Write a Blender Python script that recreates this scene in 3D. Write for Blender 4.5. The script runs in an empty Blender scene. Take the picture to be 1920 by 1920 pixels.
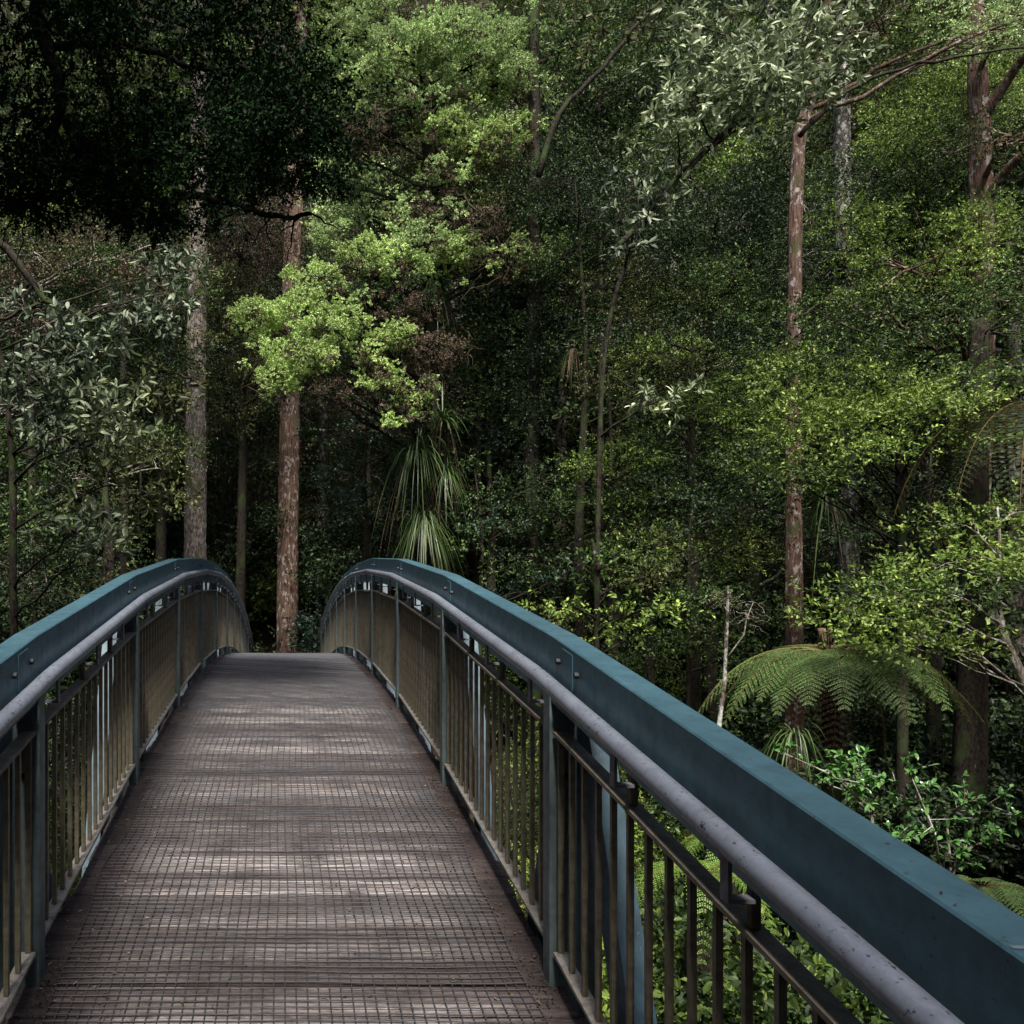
import bpy, math, random
import numpy as np
from mathutils import Vector

random.seed(7)
RNG = np.random.default_rng(7)
scn = bpy.context.scene
COL = scn.collection

# ------------------------------------------------------------------ camera
F = 1628.0            # focal length in pixels of the 1920 px wide photograph
VX, VY = 531.0, 1100.0
cam_d = bpy.data.cameras.new("camera")
cam = bpy.data.objects.new("camera", cam_d)
COL.objects.link(cam)
scn.camera = cam
cam.location = (0, 0, 0)
cam.rotation_euler = (math.radians(90), 0, 0)
cam_d.sensor_width = 36
cam_d.lens = F / 1920 * 36
cam_d.shift_x = (960 - VX) / 1920
cam_d.shift_y = (VY - 960) / 1920
cam_d.clip_start = 0.05
cam_d.clip_end = 500

# ------------------------------------------------------------------ light
SUN_EL, SUN_AZ = 57.0, 184.0      # azimuth measured from +Y towards +X
w = bpy.data.worlds.new("World")
scn.world = w
w.use_nodes = True
nt = w.node_tree
nt.nodes.clear()
sky = nt.nodes.new("ShaderNodeTexSky")
sky.sky_type = 'NISHITA'
sky.sun_disc = False
sky.sun_elevation = math.radians(SUN_EL)
sky.sun_rotation = math.radians(SUN_AZ)
sky.air_density = 1.0
sky.dust_density = 3.0
bgn = nt.nodes.new("ShaderNodeBackground")
bgn.inputs['Strength'].default_value = 0.115
wo = nt.nodes.new("ShaderNodeOutputWorld")
nt.links.new(sky.outputs[0], bgn.inputs[0])
nt.links.new(bgn.outputs[0], wo.inputs[0])

sd = bpy.data.lights.new("sun", 'SUN')
so = bpy.data.objects.new("sun", sd)
COL.objects.link(so)
sd.energy = 4.3
sd.angle = math.radians(10)
sd.color = (1.0, 0.95, 0.86)
el, az = math.radians(SUN_EL), math.radians(SUN_AZ)
sdir = Vector((math.sin(az) * math.cos(el), math.cos(az) * math.cos(el), math.sin(el)))
so.rotation_euler = sdir.to_track_quat('Z', 'Y').to_euler()
so.location = (0, 0, 30)

vs = scn.view_settings
vs.view_transform = 'Standard'
vs.look = 'None'
vs.exposure = 0.92
vs.gamma = 1
scn.cycles.max_bounces = 6
scn.cycles.diffuse_bounces = 3
scn.cycles.glossy_bounces = 2
scn.cycles.transmission_bounces = 2
scn.cycles.use_denoising = True


def at(x, y, D):
    """photo pixel (1920 scale) at depth D metres -> world point"""
    return np.array([(x - VX) / F * D, D, (VY - y) / F * D])


# ------------------------------------------------------------------ mesh helpers
def nrm(a):
    return a / np.maximum(np.linalg.norm(a, axis=-1, keepdims=True), 1e-9)


class MB:
    def __init__(self):
        self.v = []
        self.f = []
        self.n = 0

    def add(self, verts, faces, mat=0):
        verts = np.asarray(verts, dtype=np.float32).reshape(-1, 3)
        faces = np.asarray(faces, dtype=np.int32)
        self.f.append((faces + self.n, mat))
        self.v.append(verts)
        self.n += len(verts)

    def box(self, lo, hi, mat=0):
        x0, y0, z0 = lo
        x1, y1, z1 = hi
        v = [(x0, y0, z0), (x1, y0, z0), (x1, y1, z0), (x0, y1, z0), (x0, y0, z1), (x1, y0, z1), (x1, y1, z1), (x0, y1, z1)]
        f = [(0, 3, 2, 1), (4, 5, 6, 7), (0, 1, 5, 4), (1, 2, 6, 5), (2, 3, 7, 6), (3, 0, 4, 7)]
        self.add(v, f, mat)

    def extrude(self, sec, ys, zs, mat=0, x0=0.0, sgn=1):
        """cross-section sec [(x,z)..] (closed) swept along points (ys, zs), ends capped by quads strips"""
        sec = np.array(sec, float)
        k = len(sec)
        m = len(ys)
        V = np.zeros((m, k, 3))
        for i in range(m):
            V[i, :, 0] = x0 + sgn * sec[:, 0]
            V[i, :, 1] = ys[i]
            V[i, :, 2] = zs[i] + sec[:, 1]
        i, j = np.meshgrid(np.arange(m - 1), np.arange(k), indexing='ij')
        j2 = (j + 1) % k
        fq = np.stack([i * k + j, i * k + j2, (i + 1) * k + j2, (i + 1) * k + j], -1).reshape(-1, 4)
        self.add(V.reshape(-1, 3), fq, mat)
        if k == 4:
            self.f.append((np.array([[0, 1, 2, 3], [(m - 1) * k + q for q in (3, 2, 1, 0)]], dtype=np.int32) + self.n - m * k, mat))

    def tube(self, pts, rad, sides=6, mat=0, cap=True, jag=None):
        P = np.asarray(pts, float)
        m = len(P)
        R = np.broadcast_to(np.asarray(rad, float), (m,))
        T = nrm(np.gradient(P, axis=0))
        mean = nrm((P[-1] - P[0])[None])[0]
        ref = np.array([0, 0, 1.0]) if abs(mean[2]) < 0.8 else np.array([0, 1.0, 0])
        U = nrm(np.cross(T, ref))
        W = nrm(np.cross(T, U))
        a = np.linspace(0, 2 * math.pi, sides, endpoint=False)
        rr = R[:, None] * np.ones(sides)[None]
        if jag is not None:
            rr = rr * jag
        V = P[:, None, :] + rr[..., None] * (np.cos(a)[None, :, None] * U[:, None, :] + np.sin(a)[None, :, None] * W[:, None, :])
        i, j = np.meshgrid(np.arange(m - 1), np.arange(sides), indexing='ij')
        j2 = (j + 1) % sides
        fq = np.stack([i * sides + j, i * sides + j2, (i + 1) * sides + j2, (i + 1) * sides + j], -1).reshape(-1, 4)
        n0 = self.n
        self.add(V.reshape(-1, 3), fq, mat)
        if cap and sides >= 3:
            self.f.append((np.array([list(range(sides))[::-1]], dtype=np.int32) + n0, mat))
            self.f.append((np.array([list(range(sides))], dtype=np.int32) + n0 + (m - 1) * sides, mat))

    def build(self, name, mats, parent=None, smooth=False, loc=None):
        me = bpy.data.meshes.new(name)
        V = np.concatenate(self.v)
        if loc is not None:
            V = V - np.asarray(loc, dtype=np.float32)
        tot = np.concatenate([np.full(len(f), f.shape[1], dtype=np.int32) for f, _ in self.f])
        mi = np.concatenate([np.full(len(f), m, dtype=np.int32) for f, m in self.f])
        lv = np.concatenate([f.reshape(-1) for f, _ in self.f])
        st = np.concatenate([[0], np.cumsum(tot)[:-1]]).astype(np.int32)
        me.vertices.add(len(V))
        me.vertices.foreach_set('co', V.reshape(-1).astype(np.float32))
        me.loops.add(len(lv))
        me.loops.foreach_set('vertex_index', lv.astype(np.int32))
        me.polygons.add(len(tot))
        me.polygons.foreach_set('loop_start', st)
        me.update(calc_edges=True)
        if not isinstance(mats, (list, tuple)):
            mats = [mats]
        for m in mats:
            me.materials.append(m)
        me.polygons.foreach_set('material_index', mi)
        me.polygons.foreach_set('use_smooth', np.full(len(tot), bool(smooth)))
        me.update()
        o = bpy.data.objects.new(name, me)
        COL.objects.link(o)
        if parent is not None:
            o.parent = parent
        if loc is not None and parent is None:
            o.location = loc
        return o


def empty(name, loc, label, cat, group=None):
    o = bpy.data.objects.new(name, None)
    COL.objects.link(o)
    o.location = loc
    o['label'] = label
    o['category'] = cat
    if group:
        o['group'] = group
    return o


def tag(o, label=None, cat=None, group=None, kind=None):
    for k, v in (('label', label), ('category', cat), ('group', group), ('kind', kind)):
        if v:
            o[k] = v
    return o


def dup(root, loc, rz=0.0, sc=1.0, label=None):
    r = root.copy()
    COL.objects.link(r)
    r.location = loc
    r.rotation_euler = (0, 0, rz)
    r.scale = (sc, sc, sc)
    if label:
        r['label'] = label
    for ch in list(root.children):
        c = ch.copy()
        COL.objects.link(c)
        c.parent = r
        for g in list(ch.children):
            d = g.copy()
            COL.objects.link(d)
            d.parent = c
    return r


# ------------------------------------------------------------------ materials
class NT:
    def __init__(self, name):
        self.m = bpy.data.materials.new(name)
        self.m.use_nodes = True
        self.t = self.m.node_tree
        self.t.nodes.clear()
        self.out = self.t.nodes.new('ShaderNodeOutputMaterial')

    def n(self, typ, **kw):
        nd = self.t.nodes.new(typ)
        for k, v in kw.items():
            if k.startswith('_'):
                setattr(nd, k[1:], v)
            else:
                nd.inputs[k].default_value = v
        return nd

    def l(self, a, b):
        self.t.links.new(a, b)

    def coord(self, scale=(1, 1, 1), kind='Object'):
        tc = self.n('ShaderNodeTexCoord')
        mp = self.n('ShaderNodeMapping')
        mp.inputs['Scale'].default_value = scale
        self.l(tc.outputs[kind], mp.inputs[0])
        return mp.outputs[0]

    def noise(self, vec, scale, detail=4, rough=0.55):
        nd = self.n('ShaderNodeTexNoise', Scale=scale, Detail=detail, Roughness=rough)
        if vec is not None:
            self.l(vec, nd.inputs['Vector'])
        return nd.outputs['Fac']

    def ramp(self, fac, stops):
        r = self.n('ShaderNodeValToRGB')
        e = r.color_ramp.elements
        while len(e) < len(stops):
            e.new(0.5)
        for q, (p, c) in zip(e, stops):
            q.position = p
            q.color = (c[0], c[1], c[2], 1) if hasattr(c, '__len__') else (c, c, c, 1)
        self.l(fac, r.inputs[0])
        return r.outputs[0]

    def mix(self, fac, a, b, blend='MIX'):
        m = self.n('ShaderNodeMix', _data_type='RGBA', _blend_type=blend)
        if isinstance(fac, float):
            m.inputs[0].default_value = fac
        else:
            self.l(fac, m.inputs[0])
        for k, s in ((6, a), (7, b)):
            if isinstance(s, tuple):
                m.inputs[k].default_value = (s[0], s[1], s[2], 1)
            else:
                self.l(s, m.inputs[k])
        return m.outputs[2]

    def bump(self, h, strength, dist=0.01):
        b = self.n('ShaderNodeBump', Strength=strength, Distance=dist)
        self.l(h, b.inputs['Height'])
        return b.outputs[0]

    def principled(self, col, rough=0.6, spec=0.5, metal=0.0, bump=None):
        p = self.n('ShaderNodeBsdfPrincipled', Roughness=rough if isinstance(rough, float) else 0.5, Metallic=metal)
        p.inputs['Specular IOR Level'].default_value = spec
        if isinstance(col, tuple):
            p.inputs['Base Color'].default_value = (col[0], col[1], col[2], 1)
        else:
            self.l(col, p.inputs['Base Color'])
        if not isinstance(rough, float):
            self.l(rough, p.inputs['Roughness'])
        if bump is not None:
            self.l(bump, p.inputs['Normal'])
        self.l(p.outputs[0], self.out.inputs[0])
        return p


def leaf_mat(name, dark, mid, light, rough=0.55, trans=0.35, spec=0.35, patch=0.5):
    t = NT(name)
    g = t.n('ShaderNodeNewGeometry')
    rnd = g.outputs['Random Per Island']
    c1 = t.ramp(rnd, [(0.0, dark), (0.62, mid), (1.0, light)])
    nz = t.noise(t.coord((1, 1, 1)), 0.9, 3)
    tone = t.ramp(nz, [(0.36, 1 - patch), (0.64, 1 + patch * 0.7)])
    c2 = t.mix(1.0, c1, tone, 'MULTIPLY')
    p = t.principled(c2, rough, spec)
    trans *= 0.65
    tr = t.n('ShaderNodeBsdfTranslucent')
    t.l(c2, tr.inputs['Color'])
    ms = t.n('ShaderNodeMixShader', Fac=trans)
    t.l(p.outputs[0], ms.inputs[1])
    t.l(tr.outputs[0], ms.inputs[2])
    t.l(ms.outputs[0], t.out.inputs[0])
    return t.m


def bark_mat(name, base, dark, lichen, amt=0.55, moss=None, moss_amt=0.6, vs_=6.0, hs=40.0, bumpd=0.02):
    t = NT(name)
    v = t.coord((1, 1, vs_ / hs))
    f1 = t.noise(v, hs, 6, 0.65)
    c = t.ramp(f1, [(0.40, dark), (0.60, base)])
    f2 = t.noise(t.coord((1, 1, 0.6)), 9, 6, 0.7)
    lm = t.ramp(f2, [(amt, 0.0), (amt + 0.07, 1.0)])
    c = t.mix(lm, c, lichen)
    if moss:
        f3 = t.noise(t.coord((1, 1, 0.7)), 3.1, 5, 0.6)
        mm = t.ramp(f3, [(moss_amt, 0.0), (moss_amt + 0.1, 1.0)])
        c = t.mix(mm, c, moss)
    t.principled(c, 0.9, 0.15, bump=t.bump(f1, 0.9, bumpd))
    return t.m


def paint(name, base, dirt, rough=0.42, scale=14, spots=None, spec=0.5, d=(0.45, 0.75), metal=0.0, spot_t=0.68, grime=0.5):
    t = NT(name)
    v = t.coord()
    f1 = t.noise(v, scale, 6, 0.65)
    c = t.ramp(f1, [(d[0], base), (d[1], dirt)])
    f0 = t.noise(v, 2.2, 4, 0.6)
    c = t.mix(1.0, c, t.ramp(f0, [(0.3, 0.78), (0.7, 1.15)]), 'MULTIPLY')
    if spots:
        f2 = t.noise(v, 75, 3, 0.5)
        f3 = t.noise(v, 5, 3, 0.5)
        s2 = t.ramp(f2, [(spot_t, 0.0), (spot_t + .035, 1.0)])
        s3 = t.ramp(f3, [(0.42, 0.0), (0.55, 1.0)])
        c = t.mix(t.mix(1.0, s2, s3, 'MULTIPLY'), c, spots)
    stv = t.coord((1, 1, 0.12))
    sk = t.noise(stv, 13, 5, 0.7)
    c = t.mix(1.0, c, t.ramp(sk, [(0.36, 1 + .2 * grime), (0.62, 1 - .45 * grime)]), 'MULTIPLY')
    alg = t.noise(v, 7.5, 6, 0.75)
    c = t.mix(t.ramp(alg, [(0.60, 0.0), (0.72, grime * .9)]), c, (0.035, 0.045, 0.028))
    fine = t.noise(v, 220, 2, 0.5)
    r = t.ramp(f1, [(0.3, rough - 0.08), (0.8, rough + 0.2)])
    t.principled(c, r, spec, metal, bump=t.bump(fine, 0.12, 0.002))
    return t.m


M = {}
M['chord'] = paint('teal_paint', (0.050, 0.118, 0.155), (0.034, 0.082, 0.106), 0.42, 16, spots=(0.02, 0.025, 0.025), grime=.3)
M['brace'] = paint('blue_paint_mottled', (0.06, 0.12, 0.165), (0.025, 0.055, 0.08), 0.5, 11, spots=(0.12, 0.16, 0.17), d=(0.35, 0.65))
M['post'] = paint('post_paint', (0.13, 0.18, 0.19), (0.07, 0.085, 0.08), 0.5, 18, spots=(0.03, 0.03, 0.03))
M['rail'] = paint('handrail_grey_paint', (0.175, 0.195, 0.245), (0.105, 0.115, 0.145), 0.30, 26, spots=(0.025, 0.025, 0.03), d=(0.5, 0.8), spot_t=0.625, grime=.25)
M['panel'] = paint('brown_powder_coat', (0.21, 0.185, 0.128), (0.09, 0.078, 0.054), 0.5, 22)
M['panel_top'] = paint('brown_coat_weathered', (0.20, 0.175, 0.14), (0.11, 0.095, 0.075), 0.7, 30)
M['sill'] = paint('dusty_bottom_rail', (0.32, 0.295, 0.26), (0.12, 0.105, 0.09), 0.75, 26)
M['steel'] = paint('bracket_grey', (0.16, 0.16, 0.19), (0.08, 0.08, 0.09), 0.5, 30)
M['bolt'] = paint('bolt_dark', (0.02, 0.025, 0.03), (0.01, 0.01, 0.01), 0.6, 30)
M['wire'] = paint('galvanised_wire', (0.05, 0.05, 0.06), (0.03, 0.028, 0.03), 0.5, 30)
M['weld'] = paint('pale_scrape', (0.17, 0.23, 0.26), (0.10, 0.14, 0.17), 0.6, 60)


def deck_mat():
    t = NT('weathered_deck_timber')
    tc = t.n('ShaderNodeTexCoord')
    sep = t.n('ShaderNodeSeparateXYZ')
    t.l(tc.outputs['Object'], sep.inputs[0])
    g = t.n('ShaderNodeNewGeometry')
    # per-board offset so that grain differs
    comb = t.n('ShaderNodeCombineXYZ')
    mul = t.n('ShaderNodeMath', _operation='MULTIPLY')
    mul.inputs[1].default_value = 37.0
    t.l(g.outputs['Random Per Island'], mul.inputs[0])
    t.l(mul.outputs[0], comb.inputs[0])
    t.l(mul.outputs[0], comb.inputs[2])
    add = t.n('ShaderNodeVectorMath', _operation='ADD')
    t.l(tc.outputs['Object'], add.inputs[0])
    t.l(comb.outputs[0], add.inputs[1])
    mp = t.n('ShaderNodeMapping')
    mp.inputs['Scale'].default_value = (1, 9, 1)
    t.l(add.outputs[0], mp.inputs[0])
    grain = t.noise(mp.outputs[0], 6, 7, 0.7)
    fine = t.noise(mp.outputs[0], 28, 4, 0.7)
    c = t.ramp(grain, [(0.3, (0.028, 0.020, 0.019)), (0.5, (0.062, 0.047, 0.045)), (0.72, (0.115, 0.093, 0.09))])
    c = t.mix(0.6, c, t.ramp(fine, [(0.3, 0.35), (0.7, 1.3)]), 'MULTIPLY')
    # pale worn bands: the traffic wear is stronger on the middle of the boards' crowns
    mp2 = t.n('ShaderNodeMapping')
    mp2.inputs['Scale'].default_value = (0.13, 6.0, 1)
    t.l(tc.outputs['Object'], mp2.inputs[0])
    wear = t.noise(mp2.outputs[0], 1.7, 4, 0.6)
    ax = t.n('ShaderNodeMath', _operation='ABSOLUTE')
    sx = t.n('ShaderNodeMath', _operation='SUBTRACT')
    sx.inputs[1].default_value = 0.04
    t.l(sep.outputs[0], sx.inputs[0])
    t.l(sx.outputs[0], ax.inputs[0])
    edge = t.ramp(ax.outputs[0], [(0.52, 1.0), (0.78, 0.0)])
    wm = t.ramp(wear, [(0.38, 0.0), (0.55, 1.0)])
    wm2 = t.mix(1.0, wm, edge, 'MULTIPLY')
    streak = t.noise(mp.outputs[0], 11, 5, 0.7)
    wm2 = t.mix(1.0, wm2, t.ramp(streak, [(0.36, 0.25), (0.56, 1.0)]), 'MULTIPLY')
    wm2 = t.mix(1.0, wm2, t.ramp(g.outputs['Random Per Island'], [(0.0, 0.35), (0.6, 1.0)]), 'MULTIPLY')
    c = t.mix(wm2, c, t.ramp(fine, [(0.25, (0.20, 0.175, 0.17)), (0.75, (0.50, 0.45, 0.435))]))
    # board-to-board tone
    c = t.mix(1.0, c, t.ramp(g.outputs['Random Per Island'], [(0, 0.6), (1, 1.2)]), 'MULTIPLY')
    # dark damp stains near the edges
    st = t.noise(t.coord(), 4.5, 5, 0.65)
    sm = t.ramp(st, [(0.5, 0.0), (0.68, 0.8)])
    c = t.mix(sm, c, (0.03, 0.022, 0.022))
    t.principled(c, 0.78, 0.25, bump=t.bump(fine, 0.5, 0.004))
    return t.m


M['deck'] = deck_mat()

M['bark_red'] = bark_mat('bark_red_brown', (0.165, 0.103, 0.078), (0.045, 0.024, 0.018), (0.32, 0.29, 0.27), 0.54, moss=(0.075, 0.07, 0.035), moss_amt=0.56, vs_=3.0, hs=36, bumpd=0.05)
M['bark_grey'] = bark_mat('bark_grey_mossy', (0.24, 0.20, 0.18), (0.05, 0.04, 0.032), (0.36, 0.35, 0.32), 0.56, moss=(0.06, 0.065, 0.025), moss_amt=0.52, vs_=10, hs=32, bumpd=0.04)
M['bark_pale'] = bark_mat('bark_pale_lichen', (0.16, 0.135, 0.12), (0.04, 0.03, 0.025), (0.46, 0.46, 0.42), 0.50, moss=(0.05, 0.06, 0.03), moss_amt=0.58, vs_=22, hs=26)
M['bark_dark'] = bark_mat('bark_dark', (0.042, 0.033, 0.026), (0.012, 0.010, 0.008), (0.16, 0.16, 0.145), 0.64, moss=(0.035, 0.05, 0.018), moss_amt=0.5, vs_=14, hs=30)
M['bark_black'] = bark_mat('bark_very_dark', (0.010, 0.009, 0.008), (0.008, 0.006, 0.005), (0.014, 0.016, 0.013), 0.66, vs_=14, hs=30)  # near-black: the overhanging tree's shade is in this bark colour; litter uses it too
M['twig_pale'] = bark_mat('bark_pale_twig', (0.30, 0.27, 0.22), (0.12, 0.10, 0.08), (0.48, 0.48, 0.44), 0.52, vs_=14, hs=40)

M['l_conifer'] = leaf_mat('foliage_bright_conifer', (0.20, 0.30, 0.10), (0.42, 0.56, 0.22), (0.62, 0.74, 0.38), 0.6, 0.35, 0.2, 0.35)
M['l_conifer_y'] = leaf_mat('foliage_yellow_conifer', (0.22, 0.32, 0.08), (0.46, 0.62, 0.20), (0.66, 0.78, 0.36), 0.6, 0.35, 0.2, 0.3)
M['l_conifer_d'] = leaf_mat('foliage_dark_conifer', (0.025, 0.045, 0.016), (0.045, 0.08, 0.028), (0.09, 0.14, 0.05), 0.6, 0.3, 0.2, 0.4)
M['l_brown'] = leaf_mat('foliage_dry_brown', (0.06, 0.042, 0.028), (0.13, 0.10, 0.07), (0.25, 0.20, 0.14), 0.8, 0.2, 0.1, 0.3)
M['l_grey'] = leaf_mat('foliage_grey_green', (0.09, 0.125, 0.055), (0.25, 0.30, 0.16), (0.55, 0.60, 0.38), 0.45, 0.2, 0.35, 0.35)
M['l_greyd'] = leaf_mat('foliage_grey_green_dull', (0.05, 0.075, 0.045), (0.14, 0.18, 0.11), (0.36, 0.41, 0.27), 0.45, 0.18, 0.35, 0.4)
M['l_fine'] = leaf_mat('foliage_fine_green', (0.014, 0.030, 0.007), (0.046, 0.084, 0.020), (0.16, 0.25, 0.06), 0.5, 0.35, 0.35, 0.45)
M['l_lime'] = leaf_mat('foliage_lime', (0.06, 0.11, 0.02), (0.15, 0.23, 0.04), (0.38, 0.47, 0.11), 0.5, 0.4, 0.35, 0.4)
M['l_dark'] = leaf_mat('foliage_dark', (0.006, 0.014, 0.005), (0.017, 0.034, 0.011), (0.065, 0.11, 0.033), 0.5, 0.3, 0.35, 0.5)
M['l_blue'] = leaf_mat('foliage_blue_green', (0.014, 0.034, 0.020), (0.034, 0.072, 0.042), (0.10, 0.17, 0.10), 0.42, 0.25, 0.5, 0.4)
M['l_olive'] = leaf_mat('foliage_olive', (0.028, 0.036, 0.010), (0.075, 0.088, 0.028), (0.20, 0.22, 0.07), 0.55, 0.3, 0.3, 0.45)
M['l_black'] = leaf_mat('foliage_shaded_conifer', (0.006, 0.014, 0.007), (0.012, 0.027, 0.011), (0.022, 0.048, 0.018), 0.8, 0.12, 0.05, 0.4)  # under-canopy shade of the overhanging boughs is put into this near-black leaf colour
M['l_glossy'] = leaf_mat('foliage_glossy', (0.05, 0.13, 0.03), (0.09, 0.22, 0.05), (0.16, 0.34, 0.09), 0.26, 0.25, 0.6, 0.2)
M['l_strap'] = leaf_mat('strap_leaves', (0.025, 0.05, 0.014), (0.06, 0.105, 0.03), (0.13, 0.19, 0.06), 0.45, 0.25, 0.4, 0.3)
M['l_strapbrown'] = leaf_mat('strap_leaves_dead', (0.06, 0.04, 0.025), (0.13, 0.09, 0.055), (0.25, 0.19, 0.12), 0.7, 0.2, 0.2, 0.2)
M['l_fern'] = leaf_mat('fern_fronds', (0.075, 0.14, 0.04), (0.14, 0.24, 0.07), (0.22, 0.34, 0.11), 0.5, 0.3, 0.35, 0.25)
M['l_fernlime'] = leaf_mat('fern_fronds_lime', (0.10, 0.19, 0.025), (0.17, 0.30, 0.05), (0.25, 0.40, 0.08), 0.5, 0.4, 0.3, 0.25)
M['rachis'] = bark_mat('fern_rachis', (0.16, 0.12, 0.045), (0.09, 0.06, 0.025), (0.2, 0.15, 0.06), 0.6)

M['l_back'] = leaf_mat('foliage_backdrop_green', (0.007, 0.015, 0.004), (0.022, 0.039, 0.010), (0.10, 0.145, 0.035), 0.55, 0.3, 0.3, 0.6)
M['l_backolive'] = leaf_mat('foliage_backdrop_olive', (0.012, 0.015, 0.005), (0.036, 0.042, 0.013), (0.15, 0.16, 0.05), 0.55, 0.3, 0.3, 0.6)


def ground_mat():
    t = NT('forest_floor')
    f1 = t.noise(t.coord(), 3.5, 8, 0.7)
    c = t.ramp(f1, [(0.35, (0.012, 0.010, 0.007)), (0.6, (0.045, 0.034, 0.022)), (0.8, (0.03, 0.042, 0.014))])
    f2 = t.noise(t.coord(), 40, 4, 0.6)
    c = t.mix(0.7, c, t.ramp(f2, [(0.3, 0.4), (0.7, 1.5)]), 'MULTIPLY')
    t.principled(c, 0.95, 0.1, bump=t.bump(f2, 0.8, 0.03))
    return t.m


M['ground'] = ground_mat()

# ------------------------------------------------------------------ terrain
def gz(X, Y):
    X = np.asarray(X, float)
    Y = np.asarray(Y, float)
    near = -2.3 + 0.0 * Y
    gul = -6.2
    # near bank -> gully -> far bank
    a = 1 / (1 + np.exp((Y - 1.5) / 0.7))            # 1 near camera
    b = 1 / (1 + np.exp(-(Y - 20.0 - 0.05 * X) / 1.4))         # 1 beyond
    z = gul + (near - gul) * a + (-3.1 - gul) * b
    # spur on the right of the bridge carrying bright undergrowth
    z = z + 2.3 * np.exp(-((X - 3.6) / 2.0) ** 2 - ((Y - 6.0) / 2.6) ** 2)
    z = z + 2.0 * np.exp(-((X + 5.5) / 3.0) ** 2 - ((Y - 9.0) / 5.0) ** 2)
    d = np.maximum(Y - 25, 0)
    z = z + 0.52 * d + 0.012 * d * d
    d2 = np.maximum(X - 14 - 0.1 * Y, 0)
    z = z + 0.45 * d2
    d3 = np.maximum(-X - 9, 0)
    z = z + 0.5 * d3
    d4 = np.maximum(-Y - 3, 0)
    z = z + 0.3 * d4
    z = z + 0.25 * np.sin(X * 0.7 + 1.3) * np.cos(Y * 0.55) + 0.12 * np.sin(X * 2.1) * np.sin(Y * 1.7)
    return z


def make_ground():
    xs = np.concatenate([np.linspace(-80, -16, 17)[:-1], np.linspace(-16, 30, 93)[:-1], np.linspace(30, 110, 21)])
    ys = np.concatenate([np.linspace(-60, -6, 14)[:-1], np.linspace(-6, 45, 103)[:-1], np.linspace(45, 110, 16)])
    X, Y = np.meshgrid(xs, ys, indexing='ij')
    Z = gz(X, Y)
    n, m = X.shape
    i, j = np.meshgrid(np.arange(n - 1), np.arange(m - 1), indexing='ij')
    fq = np.stack([i * m + j, (i + 1) * m + j, (i + 1) * m + j + 1, i * m + j + 1], -1).reshape(-1, 4)
    mb = MB()
    mb.add(np.stack([X, Y, Z], -1), fq)
    o = mb.build('ground', M['ground'], smooth=True)
    o['kind'] = 'structure'
    return o


make_ground()

# ------------------------------------------------------------------ bridge
CX = 0.0385           # bridge centre line
HW = 0.8765           # half width to the posts' inner faces (approx)
S = 2.0
KMIN, KMAX = -1, 11
YP = np.array([2.97 + S * (k - 1) for k in range(KMIN, KMAX + 1)])


def zr_curve(y):
    return 0.180 - 0.010065 * (y - 9.77) ** 2


ZP = zr_curve(YP)


def zr(y):
    return np.interp(y, YP, ZP)


DK = -1.08            # deck surface below the rail line

bridge = empty('footbridge', (CX, YP[0], float(ZP[0] + DK)), 'arched teal steel footbridge with meshed timber deck and grey handrails', 'footbridge')
BL = np.array([CX, YP[0], float(ZP[0] + DK)])


def bpart(mb, name, mat, smooth=False, parent=None, kind=None, label=None):
    if parent is None:
        o = mb.build(name, mat, None, smooth, loc=BL)
        o.location = (0, 0, 0)
        o.parent = bridge
    else:
        o = mb.build(name, mat, None, smooth, loc=BL)
        o.location = (0, 0, 0)
        o.parent = parent
    if kind:
        o['kind'] = kind
    if label:
        o['label'] = label
    return o


def place(o, loc, parent):
    """o carries a mesh around its own origin; loc is a world location, parents sit at BL"""
    o.parent = parent
    o.location = tuple(np.asarray(loc) - BL)


# deck boards (surface pattern of one deck part)
mb = MB()
y = YP[0]
BW = S / 12
while y < YP[-1] - 0.01:
    g = 0.009
    a, b = y + g / 2, y + BW - g / 2
    dx = RNG.uniform(-0.012, 0.012)
    dz = RNG.uniform(-0.003, 0.003)
    x0, x1 = CX - 0.93 + dx, CX + 0.93 + dx
    za, zb = zr(a) + DK + dz, zr(b) + DK + dz
    bev = 0.004
    V = [(x0, a, za - 0.05), (x1, a, za - 0.05), (x1, b, zb - 0.05), (x0, b, zb - 0.05),
         (x0, a, za - bev), (x1, a, za - bev), (x1, b, zb - bev), (x0, b, zb - bev),
         (x0, a + bev, za), (x1, a + bev, za), (x1, b - bev, zb), (x0, b - bev, zb)]
    Fq = [(0, 3, 2, 1), (0, 1, 5, 4), (2, 3, 7, 6), (1, 2, 6, 5), (3, 0, 4, 7), (4, 5, 9, 8), (6, 7, 11, 10), (8, 9, 10, 11), (5, 6, 10, 9), (7, 4, 8, 11)]
    mb.add(V, Fq)
    y += BW
bpart(mb, 'deck', M['deck'])

# stringers under the deck
for sx in (-0.6, 0.6):
    mb = MB()
    mb.extrude([(-.04, -.26), (.04, -.26), (.04, -.056), (-.04, -.056)], YP, ZP + DK, x0=CX + sx)
    bpart(mb, 'deck_stringer', M['post'])
for k in range(len(YP)):
    mb = MB()
    mb.box((CX - 1.0, YP[k] + 0.01, ZP[k] + DK - 0.42), (CX + 1.0, YP[k] + 0.09, ZP[k] + DK - 0.262))
    bpart(mb, 'cross_beam', M['post'])

# wire mesh stapled over the deck
mb = MB()
ncol = 44
cols = np.linspace(-0.82, 0.80, ncol) + CX
rows = np.arange(YP[0] + 0.05, YP[-1] - 0.05, 0.0335)


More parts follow.
